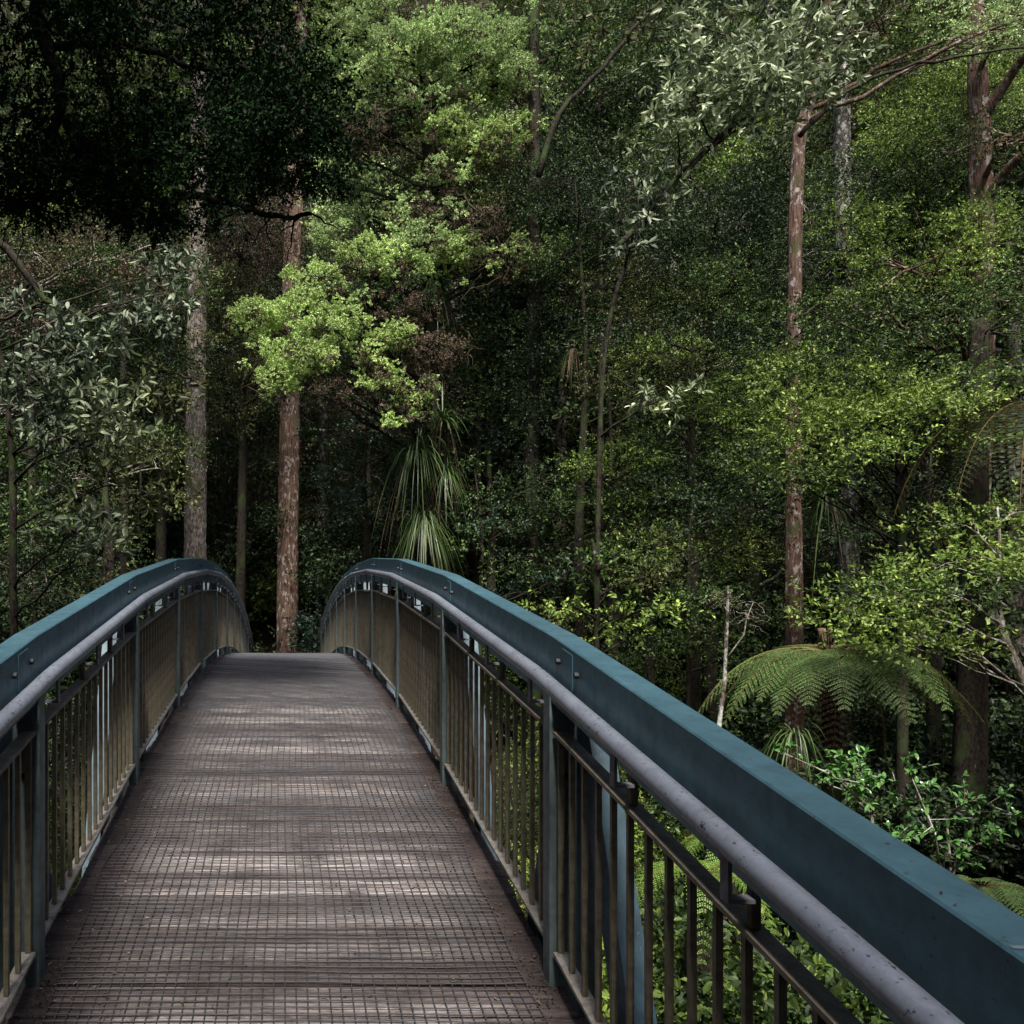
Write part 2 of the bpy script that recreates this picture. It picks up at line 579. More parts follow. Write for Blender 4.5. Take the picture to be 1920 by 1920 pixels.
def warp(x, y):
    e = np.abs((x - CX) / 0.82) ** 4
    wob = 0.006 * np.sin(y * 2.1 + x * 1.3) + 0.004 * np.sin(y * 5.3 + 1 + x * 4) + e * (0.016 * np.sin(y * 3.1 + np.sign(x) * 1.1) + 0.009 * np.sin(y * 7.7))
    return x + wob


def meshz(x, y):
    return zr(y) + DK + 0.0055 + 0.002 * np.sin(y * 9 + x * 5) + 0.0025 * (1 + np.sin(y * 23 + x * 17)) * 0.5


WR = 0.0023
for q, x in enumerate(cols):
    yy = rows if True else rows
    X = warp(np.full_like(yy, x), yy) + RNG.normal(0, 0.0006, len(yy))
    P = np.stack([X, yy, meshz(x, yy)], -1)
    mb.tube(P, WR, 4, cap=False)
for y in rows:
    if y > 14 and int(y / 0.0335) % 2:
        continue
    X = warp(cols, np.full_like(cols, y))
    yy = y + 0.004 * np.sin(cols * 4 + y * 3) + RNG.normal(0, 0.0006, len(cols))
    P = np.stack([X, yy, meshz(cols, y) + 0.0028], -1)
    mb.tube(P, WR, 4, cap=False)
bpart(mb, 'wire_mesh', M['wire'], smooth=True)

post_x = HW - 0.004
# vertical posts: channel, web facing the camera, flanges pointing away
def post_mesh(s):
    mb = MB()
    H0, H1 = -1.32, -0.02
    d = 0.158
    mb.box((0, 0, H0), (s * d, 0.008, H1))                       # web
    mb.box((0, 0.009, H0), (s * 0.009, 0.072, H1))              # inner flange
    mb.box((s * (d - 0.009), 0.009, H0), (s * d, 0.072, H1))    # outer flange
    # bolts holding the panels
    for z in (-0.36, -1.0):
        mb.tube([(s * 0.05, -0.012, z), (s * 0.05, 0.0, z)], 0.012, 6, 1)
    return mb


BRK = (0.07, 0.72, 1.30)
CH_IN = HW + 0.001
n_fine = 0
balk = MB()
for s, side in ((-1, 'left'), (1, 'right')):
    # posts
    pm = None
    for k in range(len(YP)):
        if pm is None:
            o = post_mesh(s).build('post', [M['post'], M['bolt']])
            pm = o
        else:
            o = pm.copy()
            COL.objects.link(o)
        place(o, (CX + s * post_x, YP[k], ZP[k]), bridge)
    # top chord (channel, web inwards)
    t_, fw, dep = 0.012, 0.082, 0.232
    top = 0.121
    sec = [(0.004, 0), (fw, 0), (fw, -t_), (t_ + .008, -t_ - .002), (t_, -t_ - .010), (t_, -dep + t_ + .010), (t_ + .008, -dep + t_ + .002), (fw, -dep + t_), (fw, -dep), (0.004, -dep), (0.0, -dep + .004), (0.0, -.004)]
    mb = MB()
    mb.extrude(sec, YP, ZP + top, x0=CX + s * CH_IN, sgn=s)
    chord = bpart(mb, 'top_chord', M['chord'])
    first = None
    for k in range(1, len(YP)):
        # splice plate on the web with bolts, on the camera's side of each kink
        ya, yb = YP[k] - 0.225, YP[k] - 0.125
        mb = MB()
        mb.extrude([(-.0025, -.018), (.0005, -.018), (.0005, -.214), (-.0025, -.214)], [ya, yb], [zr(ya) + top, zr(yb) + top], x0=CX + s * CH_IN, sgn=s)
        bpart(mb, 'splice_plate', M['chord'], parent=chord)
        for yb in (YP[k] - 0.27, YP[k] - 0.09):
            for dz in (-0.07, -0.16):
                if first is None:
                    m2 = MB()
                    m2.tube([(s * -0.012, 0, 0), (s * .004, 0, 0)], 0.011, 6)
                    o = first = m2.build('bolt', M['bolt'])
                else:
                    o = first.copy()
                    COL.objects.link(o)
                place(o, (CX + s * CH_IN, yb, float(zr(yb)) + top + dz), chord)
    for k in range(1, len(YP)):
        for yb in (YP[k] + 0.0, YP[k] + 0.13):
            if yb > YP[-1] - .02 or k > 6:
                continue
            z = zr(yb) + top
            x0, x1 = CX + s * (CH_IN + 0.006), CX + s * (CH_IN + fw - 0.004)
            slope = (zr(yb + .01) - zr(yb)) / .01
            V = [(x0, yb - .0035, z - slope * .0035 + .0015), (x1, yb - .0035, z - slope * .0035 + .0015), (x1, yb + .0035, z + slope * .0035 + .0015), (x0, yb + .0035, z + slope * .0035 + .0015)]
            mb = MB()
            mb.add(V, [(0, 1, 2, 3)])
            bpart(mb, 'weld_seam', M['weld'], parent=chord)

    # bottom chord
    mb = MB()
    mb.extrude([(0.03, 0), (0.13, 0), (0.13, -.15), (0.03, -.15)], YP, ZP - 2.25, x0=CX + s * CH_IN, sgn=s)
    bpart(mb, 'bottom_chord', M['chord'])
    # braces: from each post head down to the mid-panel nodes of the bottom chord
    for k in range(len(YP)):
        for dy in (-1, 1):
            y1 = YP[k] + dy * 1.0
            if y1 < YP[0] or y1 > YP[-1]:
                continue
            z0, z1 = ZP[k] - 0.10, zr(y1) - 2.24
            yy0 = YP[k] + 0.036 + dy * 0.04
            hw = 0.075
            mb = MB()
            V = []
            for (yy, zz) in ((yy0, z0), (y1, z1)):
                for xx in (0.088, 0.165):
                    for e in (-hw, hw):
                        V.append((CX + s * (CH_IN + xx), yy + e, zz))
            fq = [(0, 1, 5, 4), (2, 6, 7, 3), (0, 4, 6, 2), (1, 3, 7, 5), (0, 2, 3, 1), (4, 5, 7, 6)]
            mb.add(V, fq)
            bpart(mb, 'brace', M['brace'])

    # handrail tube with its brackets
    hx = CX + s * (HW - 0.045)
    mb = MB()
    P = []
    rr = []
    for k in range(len(YP)):
        for d in ((-0.035, 0.0, 0.035) if 0 < k < len(YP) - 1 else (0.0,)):
            yy = YP[k] + d
            zz = zr(yy) - 0.015 - (0.0012 if d == 0 else 0)
            P.append((hx, yy, zz))
    mb.tube(P, 0.0265, 20)
    rail = bpart(mb, 'handrail', M['rail'], smooth=True)
    for k in range(1, len(YP), 2):
        mb = MB()
        yy = YP[k] + 0.09
        a, b = np.array([hx, yy, zr(yy) - 0.015]), np.array([hx, yy + .012, zr(yy + .012) - 0.015])
        mb.tube([a, b], 0.0274, 20)
        bpart(mb, 'sleeve', M['steel'], parent=rail)
    brk = None
    for k in range(len(YP) - 1):
        for b in BRK:
            yy = YP[k] + b
            if brk is None:
                m2 = MB()
                m2.box((s * -0.006, -0.004, -0.115), (s * 0.002, 0.028, -0.02))
                m2.box((s * 0.0025, -0.004, -0.115), (s * 0.055, 0.028, -0.107))
                o = m2.build('bracket', M['steel'])
                brk = o
            else:
                o = brk.copy()
                COL.objects.link(o)
            place(o, (hx, yy, float(zr(yy)) - 0.015), rail)

    # infill panels
    bal = None
    xo = CX + s * (HW + 0.028)
    for k in range(len(YP) - 1):
        ya, yb = YP[k] + 0.082, YP[k + 1] - 0.016
        za, zb = float(zr(ya)), float(zr(yb))
        mb = MB()
        mb.extrude([(-.024, -.205), (.024, -.205), (.024, -.217), (-.024, -.217)], [ya, yb], [za, zb], 0, x0=xo, sgn=s)
        panel = bpart(mb, 'railing_panel', [M['panel_top']])
        mb = MB()
        mb.extrude([(-.024, -.955), (.024, -.955), (.024, -.967), (-.024, -.967)], [ya, yb], [za, zb], 0, x0=xo, sgn=s)
        bpart(mb, 'bottom_rail', M['sill'], parent=panel)
        # end bars
        for yy in (ya + 0.0, yb - 0.012):
            z = float(zr(yy + .006))
            mb = MB()
            mb.box((xo - .010, yy, z - .952), (xo + .010, yy + .012, z - .2185))
            bpart(mb, 'end_bar', M['panel'], parent=panel)
        # stubs up to the chord
        for b in (0.77, 1.37):
            yy = YP[k] + b
            z = float(zr(yy))
            mb = MB()
            mb.tube([(xo, yy, z - .2035), (xo, yy, z + top - dep - .001)], 0.0135, 8)
            bpart(mb, 'stub_post', M['panel'], parent=panel, smooth=False)
        for i in range(1, 16):
            yy = ya + (yb - ya) * i / 16
            z = float(zr(yy))
            if k in (1, 2, 3):
                if bal is None:
                    m2 = MB()
                    m2.box((-.008, -.008, -.9535), (.008, .008, -.2185))
                    o = m2.build('baluster', M['panel'])
                    bal = o
                else:
                    o = bal.copy()
                    COL.objects.link(o)
                place(o, (xo, yy, z), panel)
            else:
                balk.box((xo - .008, yy - .008, z - .9535), (xo + .008, yy + .008, z - .2185))
bpart(balk, 'baluster', M['panel'], kind='stuff')

# abutments
for y0, y1, tz in ((YP[0] - 1.4, YP[0] - 0.01, ZP[0]), (YP[-1] + 0.01, YP[-1] + 1.6, ZP[-1])):
    mb = MB()
    mb.box((CX - 1.15, y0, tz + DK - 2.8), (CX + 1.15, y1, tz + DK - 0.01))
    bpart(mb, 'abutment', M['ground'])


# ------------------------------------------------------------------ foliage tools
def leaves(mb, pos, axis, nor, L, W, mat=0, fold=0.0):
    """pos Nx3 base points, axis Nx3 leaf direction, nor Nx3 approx normal"""
    n = len(pos)
    axis = nrm(axis)
    side = nrm(np.cross(axis, nor))
    nn = np.cross(side, axis)
    L = np.broadcast_to(np.asarray(L, float), (n,))[:, None]
    W = np.broadcast_to(np.asarray(W, float), (n,))[:, None]
    mid = pos + axis * L * 0.5
    a = mid + side * W * 0.5 + nn * W * fold
    b = mid - side * W * 0.5 + nn * W * fold
    tip = pos + axis * L - nn * L * 0.08
    V = np.stack([pos, a, tip, b], 1).reshape(-1, 3)
    i = np.arange(n)[:, None] * 4
    if fold:
        fq = np.concatenate([i + np.array([[0, 1, 2]]), i + np.array([[0, 2, 3]])], 0)
    else:
        fq = i + np.array([[0, 1, 2, 3]])
    mb.add(V, fq, mat)


def leaves_round(mb, pos, axis, nor, L, W, mat=0, fold=0.12):
    """six-sided folded leaf for leaves seen larger"""
    n = len(pos)
    axis = nrm(axis)
    side = nrm(np.cross(axis, nor))
    nn = np.cross(side, axis)
    L = np.broadcast_to(np.asarray(L, float), (n,))[:, None]
    W = np.broadcast_to(np.asarray(W, float), (n,))[:, None]
    p1 = pos + axis * L * 0.3
    p2 = pos + axis * L * 0.72 - nn * L * .03
    tip = pos + axis * L - nn * L * 0.12
    V = np.stack([pos, p1 + side * W * .5 + nn * W * fold, p2 + side * W * .42 + nn * W * fold, tip,
                  p2 - side * W * .42 + nn * W * fold, p1 - side * W * .5 + nn * W * fold, p1, p2], 1).reshape(-1, 3)
    i = np.arange(n)[:, None] * 8
    quads = np.concatenate([i + np.array([[6, 1, 2, 7]]), i + np.array([[6, 7, 4, 5]])], 0)
    tris = np.concatenate([i + np.array([[0, 1, 6]]), i + np.array([[7, 2, 3]]), i + np.array([[0, 6, 5]]), i + np.array([[7, 3, 4]])], 0)
    mb.add(V, quads, mat)
    mb.f.append((tris.astype(np.int32) + mb.n - len(V), mat))


def rv(n):
    return nrm(RNG.normal(size=(n, 3)))


def sprays(mb, P, D, tl, K, L, W, mat=0, up=0.8, spread=0.9, big=False, tuft=0.0):
    """K leaves along twigs from P in direction D, length tl"""
    N = len(P)
    D = nrm(D)
    t = (np.arange(K) + 0.5) / K
    t = t ** (1 - 0.6 * tuft)
    tl = np.broadcast_to(np.asarray(tl, float), (N,))
    base = P[:, None, :] + D[:, None, :] * (tl[:, None] * t[None])[..., None]
    base = base.reshape(-1, 3)
    Dr = np.repeat(D, K, 0)
    ax = Dr * (1 - 0.5 * spread) + rv(N * K) * spread
    no = np.array([0, 0, up]) + rv(N * K) * 0.75
    Lr = L * RNG.uniform(0.65, 1.3, N * K)
    (leaves_round if big else leaves)(mb, base, ax, no, Lr, Lr * (W / L), mat)


def clump(mb, c, r, nsub, sub_r, ntw, K, L, W, mat=0, tl=0.25, up=0.8, spread=0.9, flat=0.35, big=False, twmat=None, tuft=0.0, droop=0.0, shell=0.5):
    """a foliage mass: nsub sub-clumps in an ellipsoid, each with ntw twigs. returns the sub centres"""
    c = np.asarray(c, float)
    r = np.asarray(r, float)
    u = rv(nsub) * (RNG.uniform(shell ** 3, 1, nsub) ** (1 / 3))[:, None]
    u = u * (1 + .45 * np.maximum(0, RNG.normal(size=(nsub, 1))) * (RNG.random((nsub, 1)) < .35))
    sc = c + u * r
    tp = np.repeat(sc, ntw, 0) + RNG.normal(size=(nsub * ntw, 3)) * np.array([1, 1, flat]) * sub_r * 0.55
    out = nrm(tp - c) * 0.6 + (tp - np.repeat(sc, ntw, 0)) / sub_r * 0.8 + RNG.normal(size=tp.shape) * 0.4 + np.array([0, 0, 0.15 - droop])
    sprays(mb, tp, out, tl * RNG.uniform(0.6, 1.3, len(tp)), K, L, W, mat, up, spread, big, tuft)
    return sc


def limb(mb, a, b, r0, r1, n=8, sag=0.0, wob=0.12, mat=0, sides=5):
    a = np.asarray(a, float)
    b = np.asarray(b, float)
    L = np.linalg.norm(b - a)
    t = np.linspace(0, 1, n)
    P = a + (b - a) * t[:, None]
    P[:, 2] += sag * 4 * t * (1 - t)
    j = RNG.normal(size=(n, 3)) * wob * L / n
    j[0] = 0
    P += np.cumsum(j, 0) * (1 - 0.3 * t[:, None])
    mb.tube(P, r0 + (r1 - r0) * t, sides, mat)
    return P


def trunk(mb, pts, radii, sides=20, ridge=0.08, n=60, mat=0, lump=0.04):
    """smooth trunk with vertical ridges through the given points"""
    pts = np.asarray(pts, float)
    radii = np.asarray(radii, float)
    s = np.concatenate([[0], np.cumsum(np.linalg.norm(np.diff(pts, axis=0), axis=1))])
    q = np.linspace(0, s[-1], n)
    P = np.stack([np.interp(q, s, pts[:, k]) for k in range(3)], -1)
    # light smoothing + wobble
    for _ in range(3):
        P[1:-1] = (P[:-2] + P[2:] + 2 * P[1:-1]) / 4
    R = np.interp(q, s, radii)
    a = np.linspace(0, 2 * math.pi, sides, endpoint=False)
    ph = RNG.uniform(0, 6.28, 6)
    jag = np.ones((n, sides))
    for k, fr in enumerate((3, 5, 8, 11)):
        jag += ridge / (1 + 0.3 * k) * np.sin(fr * a[None] + ph[k] + 0.25 * np.sin(q[:, None] * (0.4 + .2 * k) + ph[5]))
    jag += lump * RNG.normal(size=(n, 1)) * 0.5 + lump * 0.6 * RNG.normal(size=(n, sides))
    mb.tube(P, R, sides, mat, jag=jag)
    return P


class BranchSet:
    """collects tubes; every tube thicker than thr starts a branch of its own, thinner ones belong to the last"""
    def __init__(self, thr):
        self.thr = thr
        self.b = []

    def tube(self, P, rad, *a, **k):
        if not self.b or float(np.max(rad)) > self.thr:
            self.b.append(MB())
        self.b[-1].tube(P, rad, *a, **k)


def build_tree(name, label, cat, group, base, trunk_pts, trunk_r, bark, clumps, sides=14, n=50, ridge=.06, limb_r=0.05, limbmat=None, extra=None, lump=.04):
    """trunk_pts world coordinates; clumps: list of dict(c=,r=,...kwargs for clump). Makes thing > trunk, branch, crown"""
    root = empty(name, tuple(float(v) for v in base), label, cat, group)
    bl = np.array(base, float)
    mt = MB()
    if name in ('small_leaved_tree', 'forest_tree', 'broadleaf_tree'):
        trunk_r = list(trunk_r)
        trunk_r[-1] = .008
        trunk_r[-2] *= .6
    tp = trunk(mt, trunk_pts, trunk_r, sides, ridge, n, lump=lump)
    mbr = BranchSet(limb_r * .6)
    mc = MB()
    mats = []
    for cl in clumps:
        cl = dict(cl)
        m = cl.pop('m')
        if m not in mats:
            mats.append(m)
        nolimb = cl.pop('nolimb', False)
        brown = cl.pop('brown', 0)
        sc = clump(mc, mat=mats.index(m), **cl)
        if brown:
            if 'l_brown' not in mats:
                mats.append('l_brown')
            c2 = dict(cl)
            c2['nsub'] = max(1, int(cl['nsub'] * brown))
            c2['c'] = np.asarray(cl['c']) - np.array([0, -0.1, 0.35 * cl['r'][2]])
            clump(mc, mat=mats.index('l_brown'), **c2)
        if not nolimb:
            c = np.asarray(cl['c'], float)
            # attach to the trunk point somewhat below the clump
            dist = np.linalg.norm(tp[:, :2] - c[:2], axis=1)
            zt = c[2] - 0.35 * dist.min() - 0.1
            i = int(np.argmin(np.abs(tp[:, 2] - zt)))
            Pm = limb(mbr, tp[i], c, limb_r, limb_r * .45, 9, 0.05 * dist.min(), 0.16)
            for q in sc[:: max(1, len(sc) // 14)]:
                k = RNG.integers(3, 9)
                limb(mbr, Pm[k], q, limb_r * .35, limb_r * .12, 6, 0.05, 0.2, sides=4)
    if extra:
        extra(mbr, mc, mats, tp)
    for mbx, nm, mm, sm in [(mt, 'trunk', bark, True)] + [(b_, 'branch', limbmat or bark, True) for b_ in mbr.b] + [(mc, 'crown', [M[m] for m in mats], False)]:
        if mbx.n:
            o = mbx.build(nm, mm, None, sm, loc=bl)
            o.location = (0, 0, 0)
            o.parent = root
    return root

# ------------------------------------------------------------------ featured trees
def PT(lst, D):
    """photo points at one depth (or with their own third value as depth) -> world points"""
    return [at(p[0], p[1], p[2] if len(p) > 2 else D) for p in lst]


def CL(x, y, rx, ry, D, m, dens=1.0, kind='fine', depth=None, **kw):
    """a clump given by where it stands: centre, half sizes, depth; dict for clump()"""
    c = at(x, y, D)
    r = np.array([rx / F * D, (depth if depth else 0.8 * (rx / F * D) + .15), ry / F * D])
    area = r[0] * r[2] * 3.14
    if kind == 'fine':
        d = dict(nsub=int(max(4, area * 17 * dens)), sub_r=0.38, ntw=19, K=12, L=0.055, W=0.026, tl=0.24, up=0.9, spread=0.8, flat=0.3)
    elif kind == 'conifer':
        d = dict(nsub=int(max(4, area * 62 * dens)), sub_r=0.115, ntw=12, K=16, L=0.042, W=0.024, tl=0.07, up=0.5, spread=1.35, flat=0.6, tuft=1.0)
    elif kind == 'broad':
        d = dict(nsub=int(max(3, area * 13 * dens)), sub_r=0.36, ntw=7, K=9, L=0.14, W=0.042, tl=0.10, up=0.5, spread=1.0, flat=0.45, tuft=1.0, big=True)
    elif kind == 'coarse':
        d = dict(nsub=int(max(4, area * 11 * dens)), sub_r=0.6, ntw=14, K=9, L=0.10, W=0.045, tl=0.32, up=0.8, spread=0.8, flat=0.35)
    elif kind == 'leafy':
        d = dict(nsub=int(max(4, area * 16 * dens)), sub_r=0.30, ntw=9, K=8, L=0.075, W=0.036, tl=0.2, up=0.9, spread=0.75, flat=0.45, big=True)
    d.update(c=c, r=r, m=m)
    d.update(kw)
    return d


def gbase(p):
    return np.array([p[0], p[1], float(gz(p[0], p[1]))])


def full_trunk(lst, D):
    P = PT(lst, D)
    g = gbase(P[0])
    g[2] -= 0.3
    return [g] + P


def feature(name, label, cat, lst, D, r, bark, clumps, group=None, **kw):
    P = full_trunk(lst, D)
    n = len(P)
    rr = list(r) if hasattr(r, '__len__') else [r * (1.25 - 0.55 * i / (n - 1)) for i in range(n)]
    b = P[0].copy()
    b[2] += 0.3
    return build_tree(name, label, cat, group, b, P, rr, M[bark], clumps, **kw)


# tall trunks
feature('tall_tree', 'tall grey mossy trunk rising just left of the bridge railings', 'tree',
        [(366, 1150), (366, 1050), (368, 700), (373, 300), (378, 60), (381, -250)], 19, [.30, .27, .25, .215, .20, .18, .14], 'bark_grey',
        [CL(330, -120, 190, 90, 18, 'l_dark', .7, 'coarse'), CL(440, -60, 120, 60, 20, 'l_fine', .7, 'coarse'), CL(250, 150, 150, 90, 20, 'l_fine', .6, 'coarse'), CL(420, 180, 90, 70, 21, 'l_lime', .5, 'coarse'),
         CL(372, 510, 26, 14, 18.7, 'l_olive', 2, 'fine', depth=.3), CL(380, 640, 22, 12, 18.7, 'l_olive', 2, 'fine', depth=.3), CL(352, 705, 30, 16, 18.7, 'l_olive', 2, 'fine', depth=.3)],
        sides=28, n=150, ridge=.03, lump=.05)
feature('tall_tree', 'red brown straight trunk standing at the far end of the bridge deck', 'tree',
        [(540, 1220), (541, 1000), (545, 720), (548, 500), (553, 400), (563, 150), (567, -200)], 25, [.36, .31, .30, .28, .25, .25, .22, .18], 'bark_red',
        [CL(600, -150, 190, 90, 24, 'l_fine', .6, 'coarse'), CL(620, 180, 60, 90, 26, 'l_conifer', .8, 'coarse'), CL(590, 290, 40, 60, 26.5, 'l_conifer', .6, 'coarse')],
        sides=40, n=170, ridge=.035, lump=.03)
feature('tall_tree', 'red flaking trunk rising behind the tree fern on the right', 'tree',
        [(1489, 1290), (1488, 1180), (1487, 950), (1485, 700), (1490, 560), (1491, 400), (1498, 250), (1535, 140), (1560, -60)], 15.5, [.17, .15, .142, .135, .12, .11, .11, .105, .08, .05], 'bark_red',
        [CL(1660, 60, 110, 60, 15.5, 'l_olive', .5, 'coarse'), CL(1800, 90, 110, 40, 15, 'l_olive', .4, 'fine'), CL(1590, -80, 160, 70, 15.5, 'l_dark', .6, 'coarse'), CL(1890, 60, 60, 40, 14.5, 'l_conifer', .6)],
        sides=28, n=150, ridge=.04, limb_r=.05, lump=.05)
feature('tall_tree', 'pale lichen mottled trunk half hidden in the right hand foliage', 'tree',
        [(1592, 1180), (1590, 1000), (1586, 700), (1580, 400), (1578, 200), (1582, -100)], 21, [.25, .23, .215, .20, .185, .17, .13], 'bark_pale',
        [CL(1650, 330, 110, 60, 20, 'l_fine', .6, 'fine'), CL(1560, 480, 90, 50, 20.3, 'l_dark', .6, 'fine'), CL(1640, 660, 110, 60, 19.5, 'l_fine', .6, 'fine'), CL(1600, -80, 180, 90, 20, 'l_fine', .5, 'coarse')],
        sides=24, n=120, ridge=.02, lump=.04)
feature('tall_tree', 'dark trunk wrapped in climbing leaves above the right railing crest', 'tree',
        [(1003, 1170), (995, 900), (1000, 600), (1003, 300), (1000, 50), (1003, -150)], 20, [.2, .18, .165, .155, .14, .12, .1], 'bark_dark',
        [CL(1000, 700, 24, 170, 19.7, 'l_dark', 1.5, 'fine', depth=.3, nolimb=True), CL(1000, 1010, 26, 120, 19.7, 'l_dark', 1.5, 'fine', depth=.3, nolimb=True), CL(1050, 330, 90, 50, 19, 'l_dark', .7, 'fine'),
         CL(960, 370, 70, 60, 20, 'l_olive', .5, 'fine'), CL(1070, 540, 80, 50, 19, 'l_dark', .6, 'fine'), CL(1080, 90, 90, 60, 20, 'l_fine', .6, 'coarse')],
        sides=16, n=80, limb_r=.045)
feature('tall_tree', 'thick dark trunk at the right edge behind the tree fern', 'tree',
        [(1815, 1480), (1822, 1250), (1826, 1000), (1830, 800), (1835, 600)], 13.5, [.26, .22, .19, .17, .15, .12], 'bark_dark',
        [CL(1860, 620, 80, 50, 13.5, 'l_fine', .6, 'fine')], sides=24, n=90, ridge=.05)
feature('forked_tree', 'red forked tree with limbs sweeping to the upper right corner', 'tree',
        [(1824, 1300), (1828, 1000), (1842, 640), (1840, 400), (1838, 250), (1832, 80), (1826, -120)], 17, [.24, .23, .22, .2, .19, .18, .14, .11], 'bark_red',
        [CL(1830, 440, 90, 55, 16.2, 'l_lime', .8), CL(1700, 510, 110, 55, 15.6, 'l_lime', .75), CL(1890, 560, 80, 60, 15.8, 'l_fine', .8), CL(1760, 590, 90, 45, 15.2, 'l_fine', .7), CL(1900, 250, 90, 60, 16, 'l_olive', .5), CL(1880, 30, 90, 50, 16, 'l_conifer', .8), CL(1650, 600, 80, 45, 15, 'l_fine', .7)],
        sides=24, n=90, limb_r=.06,
        extra=lambda mb_, mc_, mm_, tp_: [limb(mb_, at(1840, y0, 17), at(x1, y1, 15.5), .10, .05, 10, sg, .1, sides=8) for y0, x1, y1, sg in ((390, 2010, 280, .5), (240, 2000, 60, .4), (640, 2010, 470, .3))])

# bright conifer with hanging sprays
CF = [CL(860, 90, 110, 42, 20.3, 'l_conifer', 1.5, 'conifer', brown=.1), CL(760, 95, 80, 34, 20.0, 'l_conifer', 1.4, 'conifer', brown=.1), CL(950, 150, 60, 38, 20, 'l_conifer', 1.1, 'conifer', brown=.3),
      CL(980, 80, 40, 30, 20.4, 'l_conifer', 1, 'conifer'), CL(700, 160, 60, 40, 21, 'l_conifer', .7, 'conifer', brown=.8), CL(850, 245, 48, 32, 20, 'l_conifer_y', 1.3, 'conifer', brown=.15), CL(930, 268, 55, 32, 19.8, 'l_conifer_y', .9, 'conifer', brown=.7),
      CL(690, 240, 60, 34, 20.6, 'l_conifer_d', .6, 'conifer', brown=1.5), CL(840, 320, 45, 30, 19.9, 'l_conifer', .7, 'conifer', brown=.6), CL(640, 180, 45, 70, 21.5, 'l_conifer', .8, 'conifer'),
      CL(620, 440, 40, 22, 20, 'l_conifer', .9, 'conifer'), CL(690, 478, 55, 30, 19.6, 'l_conifer_y', 1.2, 'conifer', brown=.15), CL(790, 455, 80, 30, 19.8, 'l_conifer', 1.2, 'conifer', brown=.2), CL(860, 470, 45, 32, 19.9, 'l_conifer_y', 1, 'conifer', brown=.3),
      CL(580, 520, 55, 22, 19.4, 'l_conifer_y', .9, 'conifer', brown=.2), CL(700, 520, 40, 22, 19.5, 'l_conifer', .8, 'conifer', brown=.6), CL(480, 598, 50, 32, 19, 'l_conifer_y', 1.5, 'conifer', brown=.05), CL(600, 622, 60, 24, 18.8, 'l_conifer_y', 1.5, 'conifer', brown=.1),
      CL(560, 672, 72, 30, 18.6, 'l_conifer_y', 1.6, 'conifer', brown=.05), CL(520, 712, 42, 26, 18.6, 'l_conifer_y', 1.3, 'conifer', brown=.2), CL(745, 628, 36, 20, 18.9, 'l_conifer_y', 1.5, 'conifer', brown=.3), CL(705, 700, 34, 26, 18.8, 'l_conifer_y', .7, 'conifer', brown=1),
      CL(770, 725, 50, 34, 18.8, 'l_conifer_y', .6, 'conifer', brown=.8), CL(815, 660, 46, 34, 19, 'l_brown', 1, 'conifer'), CL(740, 560, 90, 40, 19.7, 'l_conifer_d', .5, 'conifer', brown=1.2), CL(960, 480, 60, 34, 19.6, 'l_conifer_y', .45, 'conifer', brown=1.8), CL(900, 420, 50, 24, 19.6, 'l_brown', .6, 'conifer'),
      CL(560, 575, 60, 22, 19.1, 'l_conifer_y', 1.1, 'conifer'), CL(655, 600, 45, 22, 18.9, 'l_conifer_y', 1.1, 'conifer'), CL(630, 560, 60, 26, 19.4, 'l_conifer', .8, 'conifer', brown=.5), CL(750, 500, 60, 24, 19.5, 'l_conifer_y', .9, 'conifer', brown=.3),
      CL(890, 130, 70, 34, 20, 'l_conifer', 1.2, 'conifer'), CL(820, 200, 70, 30, 20.3, 'l_conifer', .7, 'conifer', brown=.6), CL(985, 240, 34, 20, 19.8, 'l_conifer_y', .8, 'conifer', brown=.4), CL(720, 210, 60, 30, 20.6, 'l_conifer', .7, 'conifer', brown=.5), CL(800, 395, 60, 22, 19.9, 'l_conifer', .5, 'conifer', brown=1), CL(690, 655, 40, 20, 18.9, 'l_conifer_y', .6, 'conifer', brown=.8),
      CL(650, 60, 50, 30, 21, 'l_conifer', .9, 'conifer'), CL(610, 120, 40, 34, 21.3, 'l_conifer', .8, 'conifer'), CL(700, 30, 50, 26, 21, 'l_conifer', .9, 'conifer'), CL(1010, 470, 40, 20, 19.5, 'l_conifer_y', .5, 'conifer', brown=.8), CL(610, 290, 40, 30, 21, 'l_conifer', .7, 'conifer'), CL(640, 350, 40, 26, 21, 'l_conifer_d', .8, 'conifer'),
      CL(745, 775, 30, 20, 18.7, 'l_conifer_y', .7, 'conifer', brown=.4), CL(640, 735, 50, 20, 18.9, 'l_brown', .6, 'conifer')]


def conifer_extra(mb_, mc_, mm_, tp_):
    for a, b in (((806, 560), (560, 640)), ((800, 480), (620, 520)), ((806, 640), (640, 600)), ((800, 190), (690, 185)), ((806, 350), (930, 420))):
        P = limb(mb_, at(a[0], a[1], 20.6), at(b[0], b[1], 19), .045, .018, 10, .25, .3, sides=6)
        for q in range(3, 9):
            limb(mb_, P[q], P[q] + np.array([RNG.uniform(-.5, .5), RNG.uniform(-.5, .2), RNG.uniform(-.7, .3)]), .012, .004, 6, 0, .4, sides=4)

